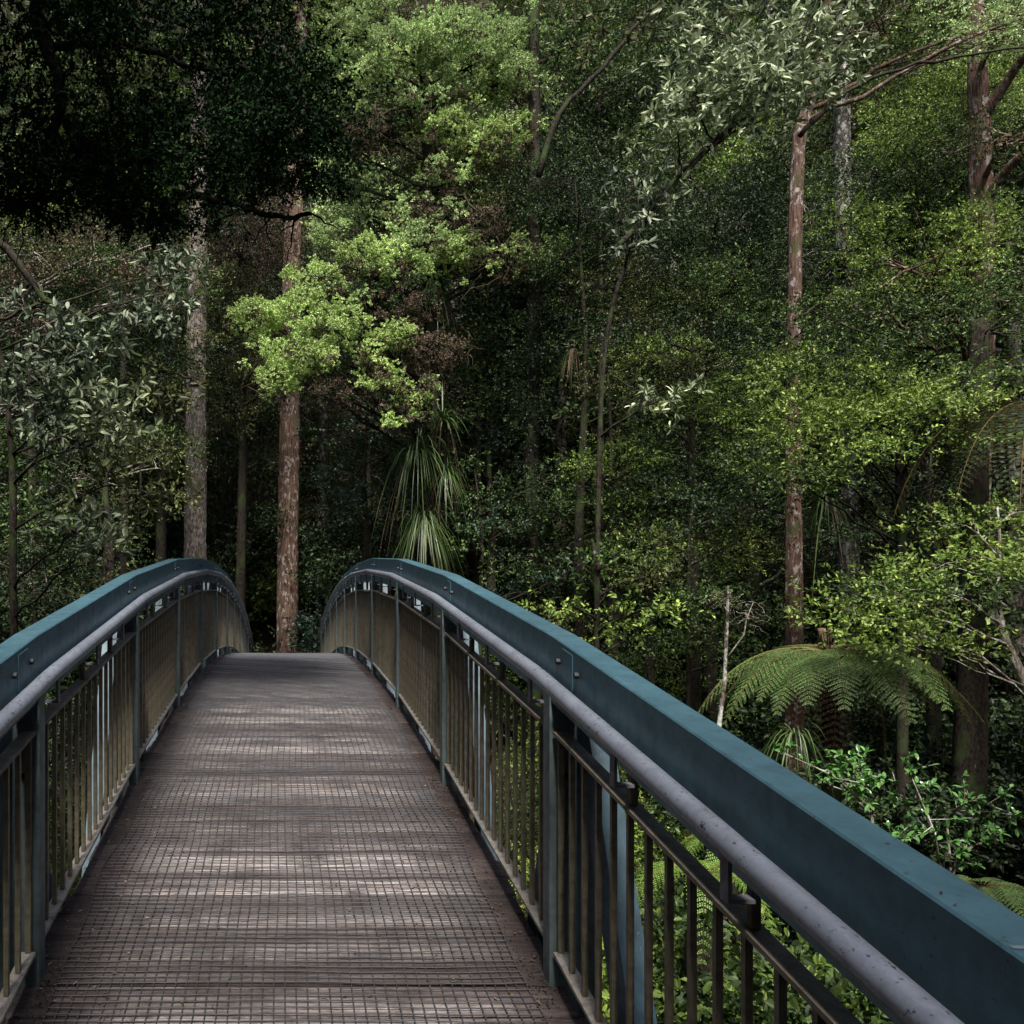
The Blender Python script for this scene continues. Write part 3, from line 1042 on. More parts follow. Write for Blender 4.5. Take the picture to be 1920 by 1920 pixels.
feature('conifer', 'bright yellow green conifer spreading sprays across the red trunk', 'tree',
        [(826, 1100), (815, 900), (808, 700), (806, 400), (797, 150), (795, -80)], 21, [.24, .21, .18, .16, .14, .11, .06], 'bark_dark', CF, sides=18, n=90, limb_r=.04, extra=conifer_extra)
conifer = [o for o in COL.objects if o.name == 'conifer'][0]
tw = MB()
for _ in range(260):
    k = int(RNG.integers(6))
    x, y = (830, 760, 960, 690, 560, 900)[k], (660, 690, 480, 250, 715, 420)[k]
    p = at(x + RNG.normal() * 45, y + RNG.normal() * 26, 19.2 + RNG.uniform(-.4, .6))
    limb(tw, p, p + np.array([RNG.normal() * .3, RNG.normal() * .2, -RNG.uniform(.1, .55)]), .006, .002, 5, 0, .5, sides=3)
o = tw.build('dry_twig', M['l_brown'], None, True, loc=np.array(conifer.location))
o.location = (0, 0, 0)
o.parent = conifer
o['kind'] = 'stuff'


# big-leaved grey tree reaching over from the middle to the top
GR = [CL(1320, 105, 62, 44, 13, 'l_grey', 1.3, 'broad'), CL(1410, 90, 60, 50, 13, 'l_grey', 1.3, 'broad'), CL(1500, 70, 66, 50, 13, 'l_grey', 1.3, 'broad'), CL(1390, 165, 80, 42, 12.8, 'l_grey', 1.4, 'broad'), CL(1480, 165, 70, 42, 12.8, 'l_grey', 1.2, 'broad'),
      CL(1295, 200, 55, 36, 13, 'l_grey', 1.0, 'broad'), CL(1450, 215, 50, 26, 12.9, 'l_grey', .9, 'broad'), CL(1550, 130, 40, 60, 13.2, 'l_grey', .8, 'broad'), CL(1150, 60, 62, 34, 13.5, 'l_olive', .8, 'broad'),
      CL(1200, 330, 46, 40, 13, 'l_greyd', .6, 'broad'), CL(1190, 440, 46, 36, 13, 'l_greyd', .6, 'broad'), CL(1240, 380, 40, 30, 13, 'l_grey', .5, 'broad'), CL(1240, 745, 34, 26, 12.6, 'l_grey', .8, 'broad'), CL(1270, 255, 40, 24, 13, 'l_grey', .6, 'broad')]


def grey_extra(mb_, mc_, mm_, tp_):
    for pts, r in ((((1150, 470), (1200, 420), (1270, 330), (1330, 270), (1400, 215), (1440, 190)), .05), (((1010, 330), (1040, 215), (1120, 140), (1190, 50), (1260, -20)), .05), (((1500, 255), (1560, 190), (1640, 140), (1760, 112), (1930, 88)), .04),
                   (((1150, 705), (1190, 730), (1230, 745)), .015), (((1490, 600), (1530, 570), (1600, 540)), .02), (((1480, 620), (1472, 680)), .022)):
        P = np.array(PT(pts, 13.3))
        s_ = np.linspace(0, len(P) - 1, 16)
        Q = np.stack([np.interp(s_, np.arange(len(P)), P[:, k]) for k in range(3)], -1)
        Q[1:-1] = (Q[:-2] + Q[2:] + Q[1:-1]) / 3 + RNG.normal(size=(14, 3)) * .015
        mb_.tube(Q, np.linspace(r, r * .4, 16), 7)


feature('broadleaf_tree', 'leaning tree with large pale grey green leaves at upper centre right', 'tree',
        [(1118, 1220), (1122, 900), (1128, 700), (1148, 560), (1195, 440), (1275, 330), (1400, 215), (1490, 110), (1540, -20)], 13.5, [.04, .04, .038, .034, .030, .030, .03, .028, .025, .02], 'bark_dark', GR, sides=12, n=70, limb_r=.022, extra=grey_extra)

# lime tree on the right
LM = [CL(1625, 730, 95, 36, 12.6, 'l_lime', 1.1), CL(1530, 800, 75, 34, 12.3, 'l_lime', 1.1), CL(1710, 765, 75, 36, 12.4, 'l_lime', 1.1), CL(1790, 750, 58, 42, 12.3, 'l_lime', 1.1), CL(1445, 860, 50, 26, 12.2, 'l_fine', 1.0),
      CL(1585, 670, 80, 28, 13, 'l_fine', .8), CL(1700, 690, 90, 34, 13, 'l_fine', .8), CL(1580, 850, 50, 24, 12, 'l_lime', .9), CL(1480, 720, 60, 40, 13, 'l_fine', .8), CL(1850, 700, 60, 40, 13, 'l_fine', .8), CL(1490, 880, 50, 34, 12.6, 'l_lime', 1.3), CL(1485, 700, 46, 40, 12.9, 'l_lime', 1.2), CL(1500, 800, 50, 40, 12.6, 'l_lime', 1.2), CL(1480, 575, 34, 24, 13.4, 'l_fine', 1), CL(1480, 640, 50, 26, 13.4, 'l_fine', .7), CL(1450, 770, 60, 28, 12.8, 'l_lime', .8), CL(1500, 900, 40, 22, 12, 'l_fine', .7), CL(1640, 800, 70, 30, 12.3, 'l_lime', .9), CL(1760, 830, 70, 30, 12.4, 'l_lime', .7)]
feature('small_leaved_tree', 'slender tree with lime green layered foliage above the tree fern', 'tree',
        [(1692, 1200), (1690, 1020), (1688, 850), (1700, 720), (1690, 640)], 13.3, [.09, .075, .07, .06, .045, .03], 'bark_dark', LM, sides=12, n=60, limb_r=.022)
feature('small_leaved_tree', 'lichen limbed little tree with yellow green sprays at right edge', 'tree',
        [(1935, 1290), (1890, 1225), (1868, 1160), (1868, 1080), (1880, 1000), (1870, 950)], 9.5, [.06, .05, .045, .04, .03, .025, .015], 'twig_pale',
        [CL(1830, 1000, 78, 30, 9.4, 'l_lime', 1.0), CL(1885, 1055, 50, 36, 9.2, 'l_lime', .9), CL(1800, 1050, 50, 24, 9.2, 'l_lime', 1), CL(1900, 960, 50, 30, 9.6, 'l_lime', 1), CL(1625, 1105, 66, 30, 9.3, 'l_lime', .9), CL(1690, 1120, 70, 26, 9.1, 'l_fine', 1),
         CL(1690, 1185, 66, 28, 8.9, 'l_lime', 1.2), CL(1590, 1150, 40, 26, 9, 'l_lime', .9), CL(1740, 1215, 36, 16, 8.8, 'l_lime', 1), CL(1780, 1110, 50, 20, 9.2, 'l_fine', .8)],
        sides=10, n=40, limb_r=.018, limbmat=M['twig_pale'])
feature('small_leaved_tree', 'thin trunk holding a rounded yellow green tuft right of centre', 'tree',
        [(1150, 1190), (1147, 1000), (1148, 860), (1140, 700)], 17, [.10, .09, .085, .07, .05], 'bark_dark',
        [CL(1160, 868, 72, 38, 16.3, 'l_lime', .9), CL(1215, 940, 60, 26, 16.2, 'l_lime', .8), CL(1110, 930, 40, 22, 16.4, 'l_fine', .8), CL(1150, 1100, 30, 70, 16.7, 'l_lime', .4), CL(1250, 860, 50, 30, 16.5, 'l_fine', .6)], sides=12, n=50, limb_r=.025)
feature('small_leaved_tree', 'dark bushy tree filling the middle between the two right trunks', 'tree',
        [(1330, 1180), (1325, 900), (1330, 600), (1340, 400)], 18.5, [.16, .14, .12, .1, .06], 'bark_dark',
        [CL(1330, 560, 120, 60, 18, 'l_fine', .9), CL(1250, 640, 90, 55, 18, 'l_dark', .9), CL(1420, 640, 90, 60, 18, 'l_dark', .9), CL(1340, 420, 120, 60, 18, 'l_dark', .9), CL(1300, 760, 90, 50, 17.6, 'l_dark', .8), CL(1400, 520, 90, 50, 17.6, 'l_fine', .7), CL(1340, 880, 110, 50, 17.5, 'l_fine', .6), CL(1250, 300, 90, 60, 19, 'l_fine', .7), CL(1420, 780, 80, 50, 17.5, 'l_fine', .7)], sides=12, n=50, limb_r=.035)
feature('small_leaved_tree', 'olive tree with brownish drooping sprays between the two left trunks', 'tree',
        [(450, 1080), (455, 850), (452, 600), (448, 430)], 23.5, [.15, .13, .11, .09, .05], 'bark_dark',
        [CL(450, 480, 80, 50, 23, 'l_brown', .9, 'fine', droop=.5), CL(440, 580, 60, 60, 23, 'l_olive', .8, 'fine', droop=.5), CL(470, 700, 60, 60, 23, 'l_olive', .7, 'fine', droop=.5), CL(420, 760, 50, 50, 23, 'l_olive', .6, droop=.5), CL(490, 430, 60, 40, 23.3, 'l_brown', .7, droop=.5)], sides=10, n=40)

def region_tree(label, tx, D, x0, x1, y0, y1, n, mats_, rx, ry, kind='fine', dens=.9, bark='bark_dark', r=.1, lead=None, **kw):
    cl = []
    for k in range(n):
        # even spread with jitter: golden-ratio steps down the region
        u = (k * .618034 + RNG.uniform(-.08, .08)) % 1
        v = (k + RNG.uniform(.1, .9)) / n
        cl.append(CL(x0 + (x1 - x0) * u, y0 + (y1 - y0) * v, rx * RNG.uniform(.7, 1.25), ry * RNG.uniform(.7, 1.25), D + RNG.uniform(-.9, .9), mats_[int(RNG.integers(len(mats_)))], dens * RNG.uniform(.7, 1.2), kind, **kw))
    top_ = lead if lead is not None else y0
    return feature('forest_tree', label, 'tree', [(tx, 1200), (tx + RNG.uniform(-8, 8), 1000), (tx + RNG.uniform(-12, 12), (1000 + top_) / 2), (tx + RNG.uniform(-15, 15), top_)], D, [r * 1.3, r * 1.15, r, r * .85, r * .4], bark, cl, sides=10, n=40, limb_r=.022)


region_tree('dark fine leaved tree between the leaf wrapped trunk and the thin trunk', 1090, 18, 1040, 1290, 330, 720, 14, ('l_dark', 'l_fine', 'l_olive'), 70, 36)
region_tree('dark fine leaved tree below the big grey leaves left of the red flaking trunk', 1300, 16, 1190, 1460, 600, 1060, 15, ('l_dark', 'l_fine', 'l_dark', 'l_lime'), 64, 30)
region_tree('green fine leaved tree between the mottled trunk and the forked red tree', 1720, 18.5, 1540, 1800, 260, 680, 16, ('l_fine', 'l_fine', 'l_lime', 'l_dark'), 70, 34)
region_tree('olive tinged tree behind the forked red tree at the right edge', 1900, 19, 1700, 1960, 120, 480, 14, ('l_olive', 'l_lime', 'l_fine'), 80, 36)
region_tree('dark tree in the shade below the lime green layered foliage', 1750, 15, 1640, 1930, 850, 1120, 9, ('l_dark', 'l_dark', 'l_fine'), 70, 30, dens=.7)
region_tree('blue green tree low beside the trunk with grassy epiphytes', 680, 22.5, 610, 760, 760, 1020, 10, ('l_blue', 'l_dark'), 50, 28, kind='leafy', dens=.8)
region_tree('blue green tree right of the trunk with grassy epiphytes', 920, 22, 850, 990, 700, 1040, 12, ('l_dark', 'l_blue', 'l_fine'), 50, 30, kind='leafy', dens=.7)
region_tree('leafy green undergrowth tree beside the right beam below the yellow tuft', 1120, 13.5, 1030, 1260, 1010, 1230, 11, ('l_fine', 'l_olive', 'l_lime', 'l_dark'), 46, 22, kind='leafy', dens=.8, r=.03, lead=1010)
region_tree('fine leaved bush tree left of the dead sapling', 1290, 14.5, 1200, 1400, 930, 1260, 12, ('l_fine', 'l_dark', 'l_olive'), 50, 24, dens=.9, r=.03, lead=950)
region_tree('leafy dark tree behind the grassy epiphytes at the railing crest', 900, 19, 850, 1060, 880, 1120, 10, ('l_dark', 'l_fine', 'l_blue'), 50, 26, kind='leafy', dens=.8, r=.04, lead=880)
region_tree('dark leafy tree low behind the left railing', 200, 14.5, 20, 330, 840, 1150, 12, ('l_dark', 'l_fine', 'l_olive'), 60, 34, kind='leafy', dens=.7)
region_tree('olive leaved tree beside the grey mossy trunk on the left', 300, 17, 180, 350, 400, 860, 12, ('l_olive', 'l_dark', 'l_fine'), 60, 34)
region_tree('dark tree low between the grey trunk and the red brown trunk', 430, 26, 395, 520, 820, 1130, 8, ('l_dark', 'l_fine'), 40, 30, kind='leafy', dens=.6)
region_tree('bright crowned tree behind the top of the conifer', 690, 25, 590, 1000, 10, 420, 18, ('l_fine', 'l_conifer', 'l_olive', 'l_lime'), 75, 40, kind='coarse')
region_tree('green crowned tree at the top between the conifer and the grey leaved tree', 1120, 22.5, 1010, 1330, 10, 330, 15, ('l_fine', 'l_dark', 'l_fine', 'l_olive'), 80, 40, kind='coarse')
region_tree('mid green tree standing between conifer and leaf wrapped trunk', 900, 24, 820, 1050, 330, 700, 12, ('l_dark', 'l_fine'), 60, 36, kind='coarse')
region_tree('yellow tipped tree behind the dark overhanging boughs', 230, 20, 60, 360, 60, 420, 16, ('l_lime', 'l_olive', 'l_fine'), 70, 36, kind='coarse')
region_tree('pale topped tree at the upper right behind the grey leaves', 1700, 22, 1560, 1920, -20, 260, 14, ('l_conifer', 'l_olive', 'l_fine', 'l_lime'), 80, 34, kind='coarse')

# left side
LG = [CL(130, 620, 80, 36, 11.4, 'l_greyd', 1.1, 'broad'), CL(170, 740, 82, 42, 11, 'l_grey', 1.0, 'broad'), CL(235, 790, 46, 30, 11, 'l_grey', .9, 'broad'), CL(90, 690, 70, 40, 11.4, 'l_greyd', 1.0, 'broad'), CL(110, 810, 70, 44, 11.2, 'l_greyd', .8, 'broad'),
      CL(150, 985, 70, 32, 10.6, 'l_grey', .9, 'broad'), CL(260, 640, 60, 40, 11.8, 'l_greyd', .9, 'broad'), CL(290, 560, 56, 34, 12, 'l_greyd', .8, 'broad'), CL(40, 760, 50, 60, 11.6, 'l_greyd', .8, 'broad'), CL(290, 740, 46, 50, 11.8, 'l_olive', .7, 'broad'), CL(230, 900, 70, 44, 11.4, 'l_olive', .6, 'broad'), CL(320, 510, 36, 30, 12.2, 'l_greyd', .9, 'broad'), CL(200, 1030, 40, 24, 10.5, 'l_grey', .7, 'broad')]


def lg_extra(mb_, mc_, mm_, tp_):
    for pts, r in ((((-40, 420), (40, 500), (80, 560), (130, 580), (185, 605)), .06), (((-20, 610), (60, 575), (110, 560)), .03), (((-30, 690), (20, 700), (60, 735), (100, 740)), .025), (((210, 620), (260, 665), (330, 700), (372, 712)), .03), (((240, 1050), (265, 940), (262, 850), (240, 760)), .018)):
        P = np.array(PT(pts, 11.8))
        s_ = np.linspace(0, len(P) - 1, 14)
        Q = np.stack([np.interp(s_, np.arange(len(P)), P[:, k]) for k in range(3)], -1)
        Q[1:-1] += RNG.normal(size=(12, 3)) * .02
        mb_.tube(Q, np.linspace(r, r * .45, 14), 7)


feature('broadleaf_tree', 'tree with dull grey green leaf rosettes over the left railing', 'tree',
        [(28, 1240), (24, 1100), (25, 900), (10, 700), (-30, 520)], 12, [.06, .055, .05, .05, .05, .045], 'bark_dark', LG, sides=12, n=50, limb_r=.02, extra=lg_extra)
feature('small_leaved_tree', 'twiggy brownish tree at the far left under the dark overhang', 'tree',
        [(70, 1150), (60, 900), (55, 650), (40, 450)], 16, [.09, .085, .08, .07, .05], 'bark_dark',
        [CL(60, 470, 100, 50, 15.5, 'l_olive', .8), CL(180, 480, 100, 45, 15.5, 'l_brown', .7), CL(260, 540, 70, 45, 15.8, 'l_brown', .5), CL(40, 560, 80, 50, 15.5, 'l_brown', .6), CL(300, 450, 60, 30, 16, 'l_olive', .6), CL(30, 390, 70, 40, 15.6, 'l_lime', .6), CL(150, 900, 80, 60, 15.8, 'l_dark', .9), CL(50, 1000, 70, 60, 15, 'l_fine', .8), CL(290, 880, 60, 60, 16, 'l_olive', .6), CL(100, 1100, 90, 40, 14.5, 'l_dark', .9)], sides=12, n=50, limb_r=.03,
        limbmat=M['twig_pale'])

# near tree whose shaded boughs overhang the top left
ND = 6.5
NB = [((95, -60), (60, 40), (100, 110), (120, 200), (80, 300), (38, 340), (38, 395)), ((120, 200), (150, 280), (210, 290), (300, 275), (390, 262), (440, 285)), ((60, 40), (160, 35), (260, 40), (350, 80), (430, 90)), ((-20, 340), (38, 330)), ((150, 0), (180, 120), (235, 170), (330, 200), (420, 220)), ((300, 275), (430, 300), (520, 330), (590, 320))]


def near_extra(mb_, mc_, mm_, tp_):
    for q, pts in enumerate(NB):
        P = np.array(PT(pts, ND))
        P[:, 1] += 0.15 * q
        s_ = np.linspace(0, len(P) - 1, 24)
        Q = np.stack([np.interp(s_, np.arange(len(P)), P[:, k]) for k in range(3)], -1)
        for _ in range(2):
            Q[1:-1] = (Q[:-2] + Q[2:] + Q[1:-1]) / 3
        Q[1:-1] += RNG.normal(size=(22, 3)) * .008
        mb_.tube(Q, np.linspace(.065 if q < 2 else .035, .018, 24), 8)
        for k in range(3, 24, 2):
            limb(mb_, Q[k], Q[k] + np.array([RNG.normal() * .3, RNG.normal() * .2, -RNG.uniform(0, .4)]), .009, .003, 6, 0, .4, sides=4)
    limb(mb_, (-4.6, 4.0, 3.2), at(95, -60, ND), .13, .07, 8, .3, .1, sides=8)
    limb(mb_, (-4.6, 4.0, 3.6), at(300, -200, ND), .12, .06, 8, .4, .1, sides=8)


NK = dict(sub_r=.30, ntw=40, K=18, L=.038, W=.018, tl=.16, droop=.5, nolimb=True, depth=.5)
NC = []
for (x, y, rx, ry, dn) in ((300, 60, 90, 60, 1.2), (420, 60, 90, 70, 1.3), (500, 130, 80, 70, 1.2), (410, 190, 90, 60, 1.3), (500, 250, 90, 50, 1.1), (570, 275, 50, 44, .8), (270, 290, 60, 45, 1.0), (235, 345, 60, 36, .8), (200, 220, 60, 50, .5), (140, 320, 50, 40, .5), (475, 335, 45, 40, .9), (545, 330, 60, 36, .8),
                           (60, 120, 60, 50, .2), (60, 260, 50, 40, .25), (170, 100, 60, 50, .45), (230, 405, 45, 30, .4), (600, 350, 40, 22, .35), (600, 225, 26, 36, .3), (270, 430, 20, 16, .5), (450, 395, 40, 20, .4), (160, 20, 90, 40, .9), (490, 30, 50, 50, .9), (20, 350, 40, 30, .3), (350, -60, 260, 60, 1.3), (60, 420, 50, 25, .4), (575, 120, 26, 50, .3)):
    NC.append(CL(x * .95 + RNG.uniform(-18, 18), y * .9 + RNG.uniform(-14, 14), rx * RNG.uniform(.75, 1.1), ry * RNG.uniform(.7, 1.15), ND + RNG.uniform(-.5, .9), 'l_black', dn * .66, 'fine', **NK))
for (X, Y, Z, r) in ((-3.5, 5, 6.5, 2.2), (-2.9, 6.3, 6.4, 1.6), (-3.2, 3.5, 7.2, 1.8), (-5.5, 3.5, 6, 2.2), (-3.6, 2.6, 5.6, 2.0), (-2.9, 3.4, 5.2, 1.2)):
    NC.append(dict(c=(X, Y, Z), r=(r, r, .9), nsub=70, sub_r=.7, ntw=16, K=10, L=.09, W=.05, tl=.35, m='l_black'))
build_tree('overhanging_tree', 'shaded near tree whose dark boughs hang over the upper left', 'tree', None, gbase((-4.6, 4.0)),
           [(-4.6, 4.0, float(gz(-4.6, 4)) - .3), (-4.7, 4.0, -1), (-4.6, 4.1, 2), (-4.4, 4.3, 5), (-3.8, 4.8, 7.5)], [.42, .36, .3, .24, .12], M['bark_black'], NC, sides=20, n=60, extra=near_extra, limb_r=.05)


# ------------------------------------------------------------------ strap-leaved plants
def straps(mb, c, n, L, W, droop, mat=0, ring=.06, upw=.8, segs=7):
    c = np.asarray(c, float)
    t = np.linspace(0, 1, segs)
    for _ in range(n):
        a = RNG.uniform(0, 6.283)
        l = L * RNG.uniform(.6, 1.15)
        h = np.array([math.cos(a), math.sin(a), 0])
        up = RNG.uniform(.1, 1.25) * upw
        l *= RNG.uniform(.55, 1.1)
        P = c + h * ring * RNG.uniform(0, 1) + h[None] * (l * t * (0.75 - .25 * up))[:, None]
        P[:, 2] += l * (up * t - droop * RNG.uniform(.7, 1.3) * t ** 2)
        side = np.array([-h[1], h[0], 0]) + RNG.normal(size=3) * .15
        wv = W * np.sin(np.pi * np.clip(t * .85 + .12, 0, 1)) * .5
        V = np.concatenate([P - side * wv[:, None], P + side * wv[:, None]])
        i = np.arange(segs - 1)
        mb.add(V, np.stack([i, i + 1, i + 1 + segs, i + segs], -1), mat)


def strap_plant(label, c, n, L, W, droop, dead=.2, group=None, upw=.8, name='strap_plant', cat='plant', dropd=1.6):
    r = empty(name, tuple(float(v) for v in c), label, cat, group)
    mb = MB()
    straps(mb, c, n, L, W, droop, upw=upw)
    o = mb.build('leaf_tuft', M['l_strap'], None, False, loc=c)
    o.location = (0, 0, 0)
    o.parent = r
    if dead:
        mb = MB()
        straps(mb, c, int(n * dead), L * .9, W * .8, dropd, upw=.15)
        o = mb.build('dead_leaves', M['l_strapbrown'], None, False, loc=c)
        o.location = (0, 0, 0)
        o.parent = r
    return r


strap_plant('grassy epiphyte trailing low on the trunk above the right railing crest', at(795, 985, 20.4), 230, 1.9, .022, 1.3, .12, upw=.95, name='epiphyte')
strap_plant('long leaved epiphyte leaning left from the trunk above the railing crest', at(785, 850, 20.2), 170, 2.0, .022, 1.15, .1, upw=1.2, name='epiphyte')
strap_plant('grassy epiphyte bulging right of the trunk above the railing crest', at(835, 890, 20.5), 120, 1.5, .02, 1.2, .1, upw=1.0, name='epiphyte')
strap_plant('spiky epiphyte with arching leaves just below the hanging conifer sprays', at(830, 790, 20.6), 70, 1.2, .03, .75, .2, upw=1.2, name='epiphyte')
strap_plant('dark grassy epiphyte perched behind the middle conifer spray', at(815, 540, 20.9), 70, 1.2, .035, 1.2, .2, name='epiphyte')
strap_plant('brown dead skirted epiphyte hanging left of the thin centre right trunk', at(1075, 655, 18.5), 24, .7, .016, 1.9, 2.2, name='epiphyte')
strap_plant('dark drooping epiphyte between the red trunk and the mottled trunk', at(1550, 940, 17.5), 70, 1.2, .02, 1.6, .2, name='epiphyte')
strap_plant('hanging grassy clump below the tree fern beside the rail', at(1490, 1375, 9.2), 60, .7, .013, 1.3, .15, name='grass_clump', cat='grass clump')

# ------------------------------------------------------------------ ferns
def frond_mesh(length, width, npair, mat, curl=.55, rise=.35, dense=12, lm=0, dead=False):
    """a bipinnate frond growing along +X from the origin, arching down"""
    mb = MB()
    t = np.linspace(0, 1, 26)

    def cen(u):
        return np.stack([length * (u - .10 * u ** 3), 0 * u, length * (rise * u - (rise + curl) * u ** 2.1)], -1)
    C = cen(t)
    mb.tube(C, np.linspace(.011, .002, 26) * length / 1.5, 4, 1)
    us = np.linspace(.10, .985, npair)
    prof = width * np.sin(np.pi * np.clip(us, 0, 1) ** .75 * .93 + .10) ** .8
    for s in (-1, 1):
        for q, u in enumerate(us):
            b = cen(np.array([u]))[0]
            tg = nrm((cen(np.array([u + .01])) - cen(np.array([u - .01]))))[0]
            L = max(.03, prof[q]) * RNG.uniform(.92, 1.05)
            d = nrm((np.array([0, s * 1.0, 0]) + tg * .42 + np.array([0, 0, -.10]))[None])[0]
            n = np.cross(tg, np.array([0, s, 0])) * s
            n = nrm(np.array([[n[0], n[1], abs(n[2]) + .01]]))[0]
            k = max(4, int(dense * L / width))
            v = (np.arange(k) + .5) / k
            pos = b + d[None] * (L * v)[:, None]
            pos[:, 2] -= L * .12 * v ** 2
            pl = (length / npair * .52) * (1 - v ** 2.2 * .75)
            for e in (-1, 1):
                ax = np.tile(tg * e + d * .35, (k, 1)) + RNG.normal(size=(k, 3)) * .07
                leaves(mb, pos, ax, np.tile(n, (k, 1)) + RNG.normal(size=(k, 3)) * .12, pl, L / k * .82, lm)
            if length > 1:
                mb.tube([b, b + d * L * .5 + np.array([0, 0, -L * .055]), b + d * L * .98 + np.array([0, 0, -L * .2])], [.003, .002, .001], 3, 1, cap=False)
    return mb


def fern_thing(name, label, cat, loc, nf, length, width, mats, group=None, trunk_h=0, dead=0, npair=22, dense=12, nvar=3, rise=(.25, .5), curl=(.45, .7)):
    r = empty(name, tuple(float(v) for v in loc), label, cat, group)
    hub = trunk_h
    if trunk_h:
        mb = MB()
        trunk(mb, [(0, 0, -.3), (0.03, 0, trunk_h * .5), (0, 0, trunk_h - .02)], [.13, .10, .09], 14, .1, 40)
        o = mb.build('trunk', M['bark_dark'], r, True)
        mb = MB()
        for _ in range(7 if name == 'tree_fern' else 0):
            a = RNG.uniform(0, 6.28)
            tt = np.linspace(0, 1, 12)
            R = .13
            P = np.stack([.05 * math.cos(a) + R * .5 * math.cos(a) * tt, .05 * math.sin(a) + R * .5 * math.sin(a) * tt, hub + .26 * tt + .03 * np.sin(tt * 7)], -1)
            mb.tube(P, np.linspace(.012, .02, 12), 6)
        if mb.n:
            mb.build('crozier', M['l_strapbrown'], r, True)
    vars_ = []
    for k in range(nvar):
        vars_.append(frond_mesh(length * RNG.uniform(.9, 1.05), width, npair, None, RNG.uniform(*curl), RNG.uniform(*rise), dense))
    proto = []
    for i in range(nf + dead):
        dd = i >= nf
        if i < nvar or i == nf:
            src = vars_[i] if i < nvar else frond_mesh(length * .8, width * .75, npair, None, 1.1, .1, dense)
            o = src.build('frond' if not dd else 'dead_frond', mats if not dd else [M['l_strapbrown'], M['rachis']], r)
            (proto.append(o) if not dd else None)
            if dd:
                deadp = o
        else:
            o = (deadp if dd else proto[i % nvar]).copy()
            COL.objects.link(o)
            o.parent = r
        a = i * 2.39996 + RNG.uniform(-.15, .15)
        o.rotation_euler = (RNG.uniform(-.16, .16), RNG.uniform(-.12, .12) - (0 if not dd else -.5), a)
        o.location = (.04 * math.cos(a), .04 * math.sin(a), hub)
        sc_ = RNG.uniform(.72, 1.08)
        o.scale = (sc_,) * 3
    return r


FD = 10.4
fc = at(1556, 1222, FD)
fg = float(gz(fc[0], fc[1]))
fern_thing('tree_fern', 'spreading tree fern with wide arching fronds right of the bridge', 'tree fern', (fc[0], fc[1], fg), 24, 1.62, .38, [M['l_fern'], M['rachis']], trunk_h=fc[2] - fg, dead=5, npair=23, dense=18, nvar=8, rise=(.0, .40), curl=(.24, .60))
f2 = at(1215, 1000, 17.5)
fern_thing('tree_fern', 'shaded tree fern behind the thin yellow tufted tree', 'tree fern', (f2[0], f2[1], float(gz(f2[0], f2[1]))), 14, 1.6, .36, [M['l_fern'], M['rachis']], trunk_h=f2[2] - float(gz(f2[0], f2[1])), npair=22, dense=10, nvar=2)
f3 = at(1960, 760, 12)
fern_thing('tree_fern', 'dark tall palm like fern cut by the right edge of the picture', 'tree fern', (f3[0], f3[1], float(gz(f3[0], f3[1]))), 14, 2.0, .5, [M['l_dark'], M['rachis']], trunk_h=f3[2] - float(gz(f3[0], f3[1])), npair=34, dense=4, nvar=2, rise=(.3, .6), curl=(.5, .8))


def ground_fern_at(x, y, D, L, lime, label, dz=0):
    p = at(x, y, D)
    g = float(gz(p[0], p[1]))
    m = 'l_fernlime' if lime else 'l_fern'
    th = max(0.0, p[2] - g)
    return fern_thing('fern', label, 'fern', (p[0], p[1], g), 11, L, L * .2, [M[m], M['rachis']], trunk_h=th if th > .3 else 0, npair=20, dense=9, nvar=2, rise=(.5, .8), curl=(.5, .9))


ground_fern_at(1365, 1575, 7.2, .75, True, 'lime green fern glowing between the handrail and panel')
ground_fern_at(1840, 1660, 6.2, .45, False, 'small fern at the right edge beyond the top beam')
ground_fern_at(1310, 1640, 6.4, .7, True, 'lime fern drooping behind the nearest right brace')

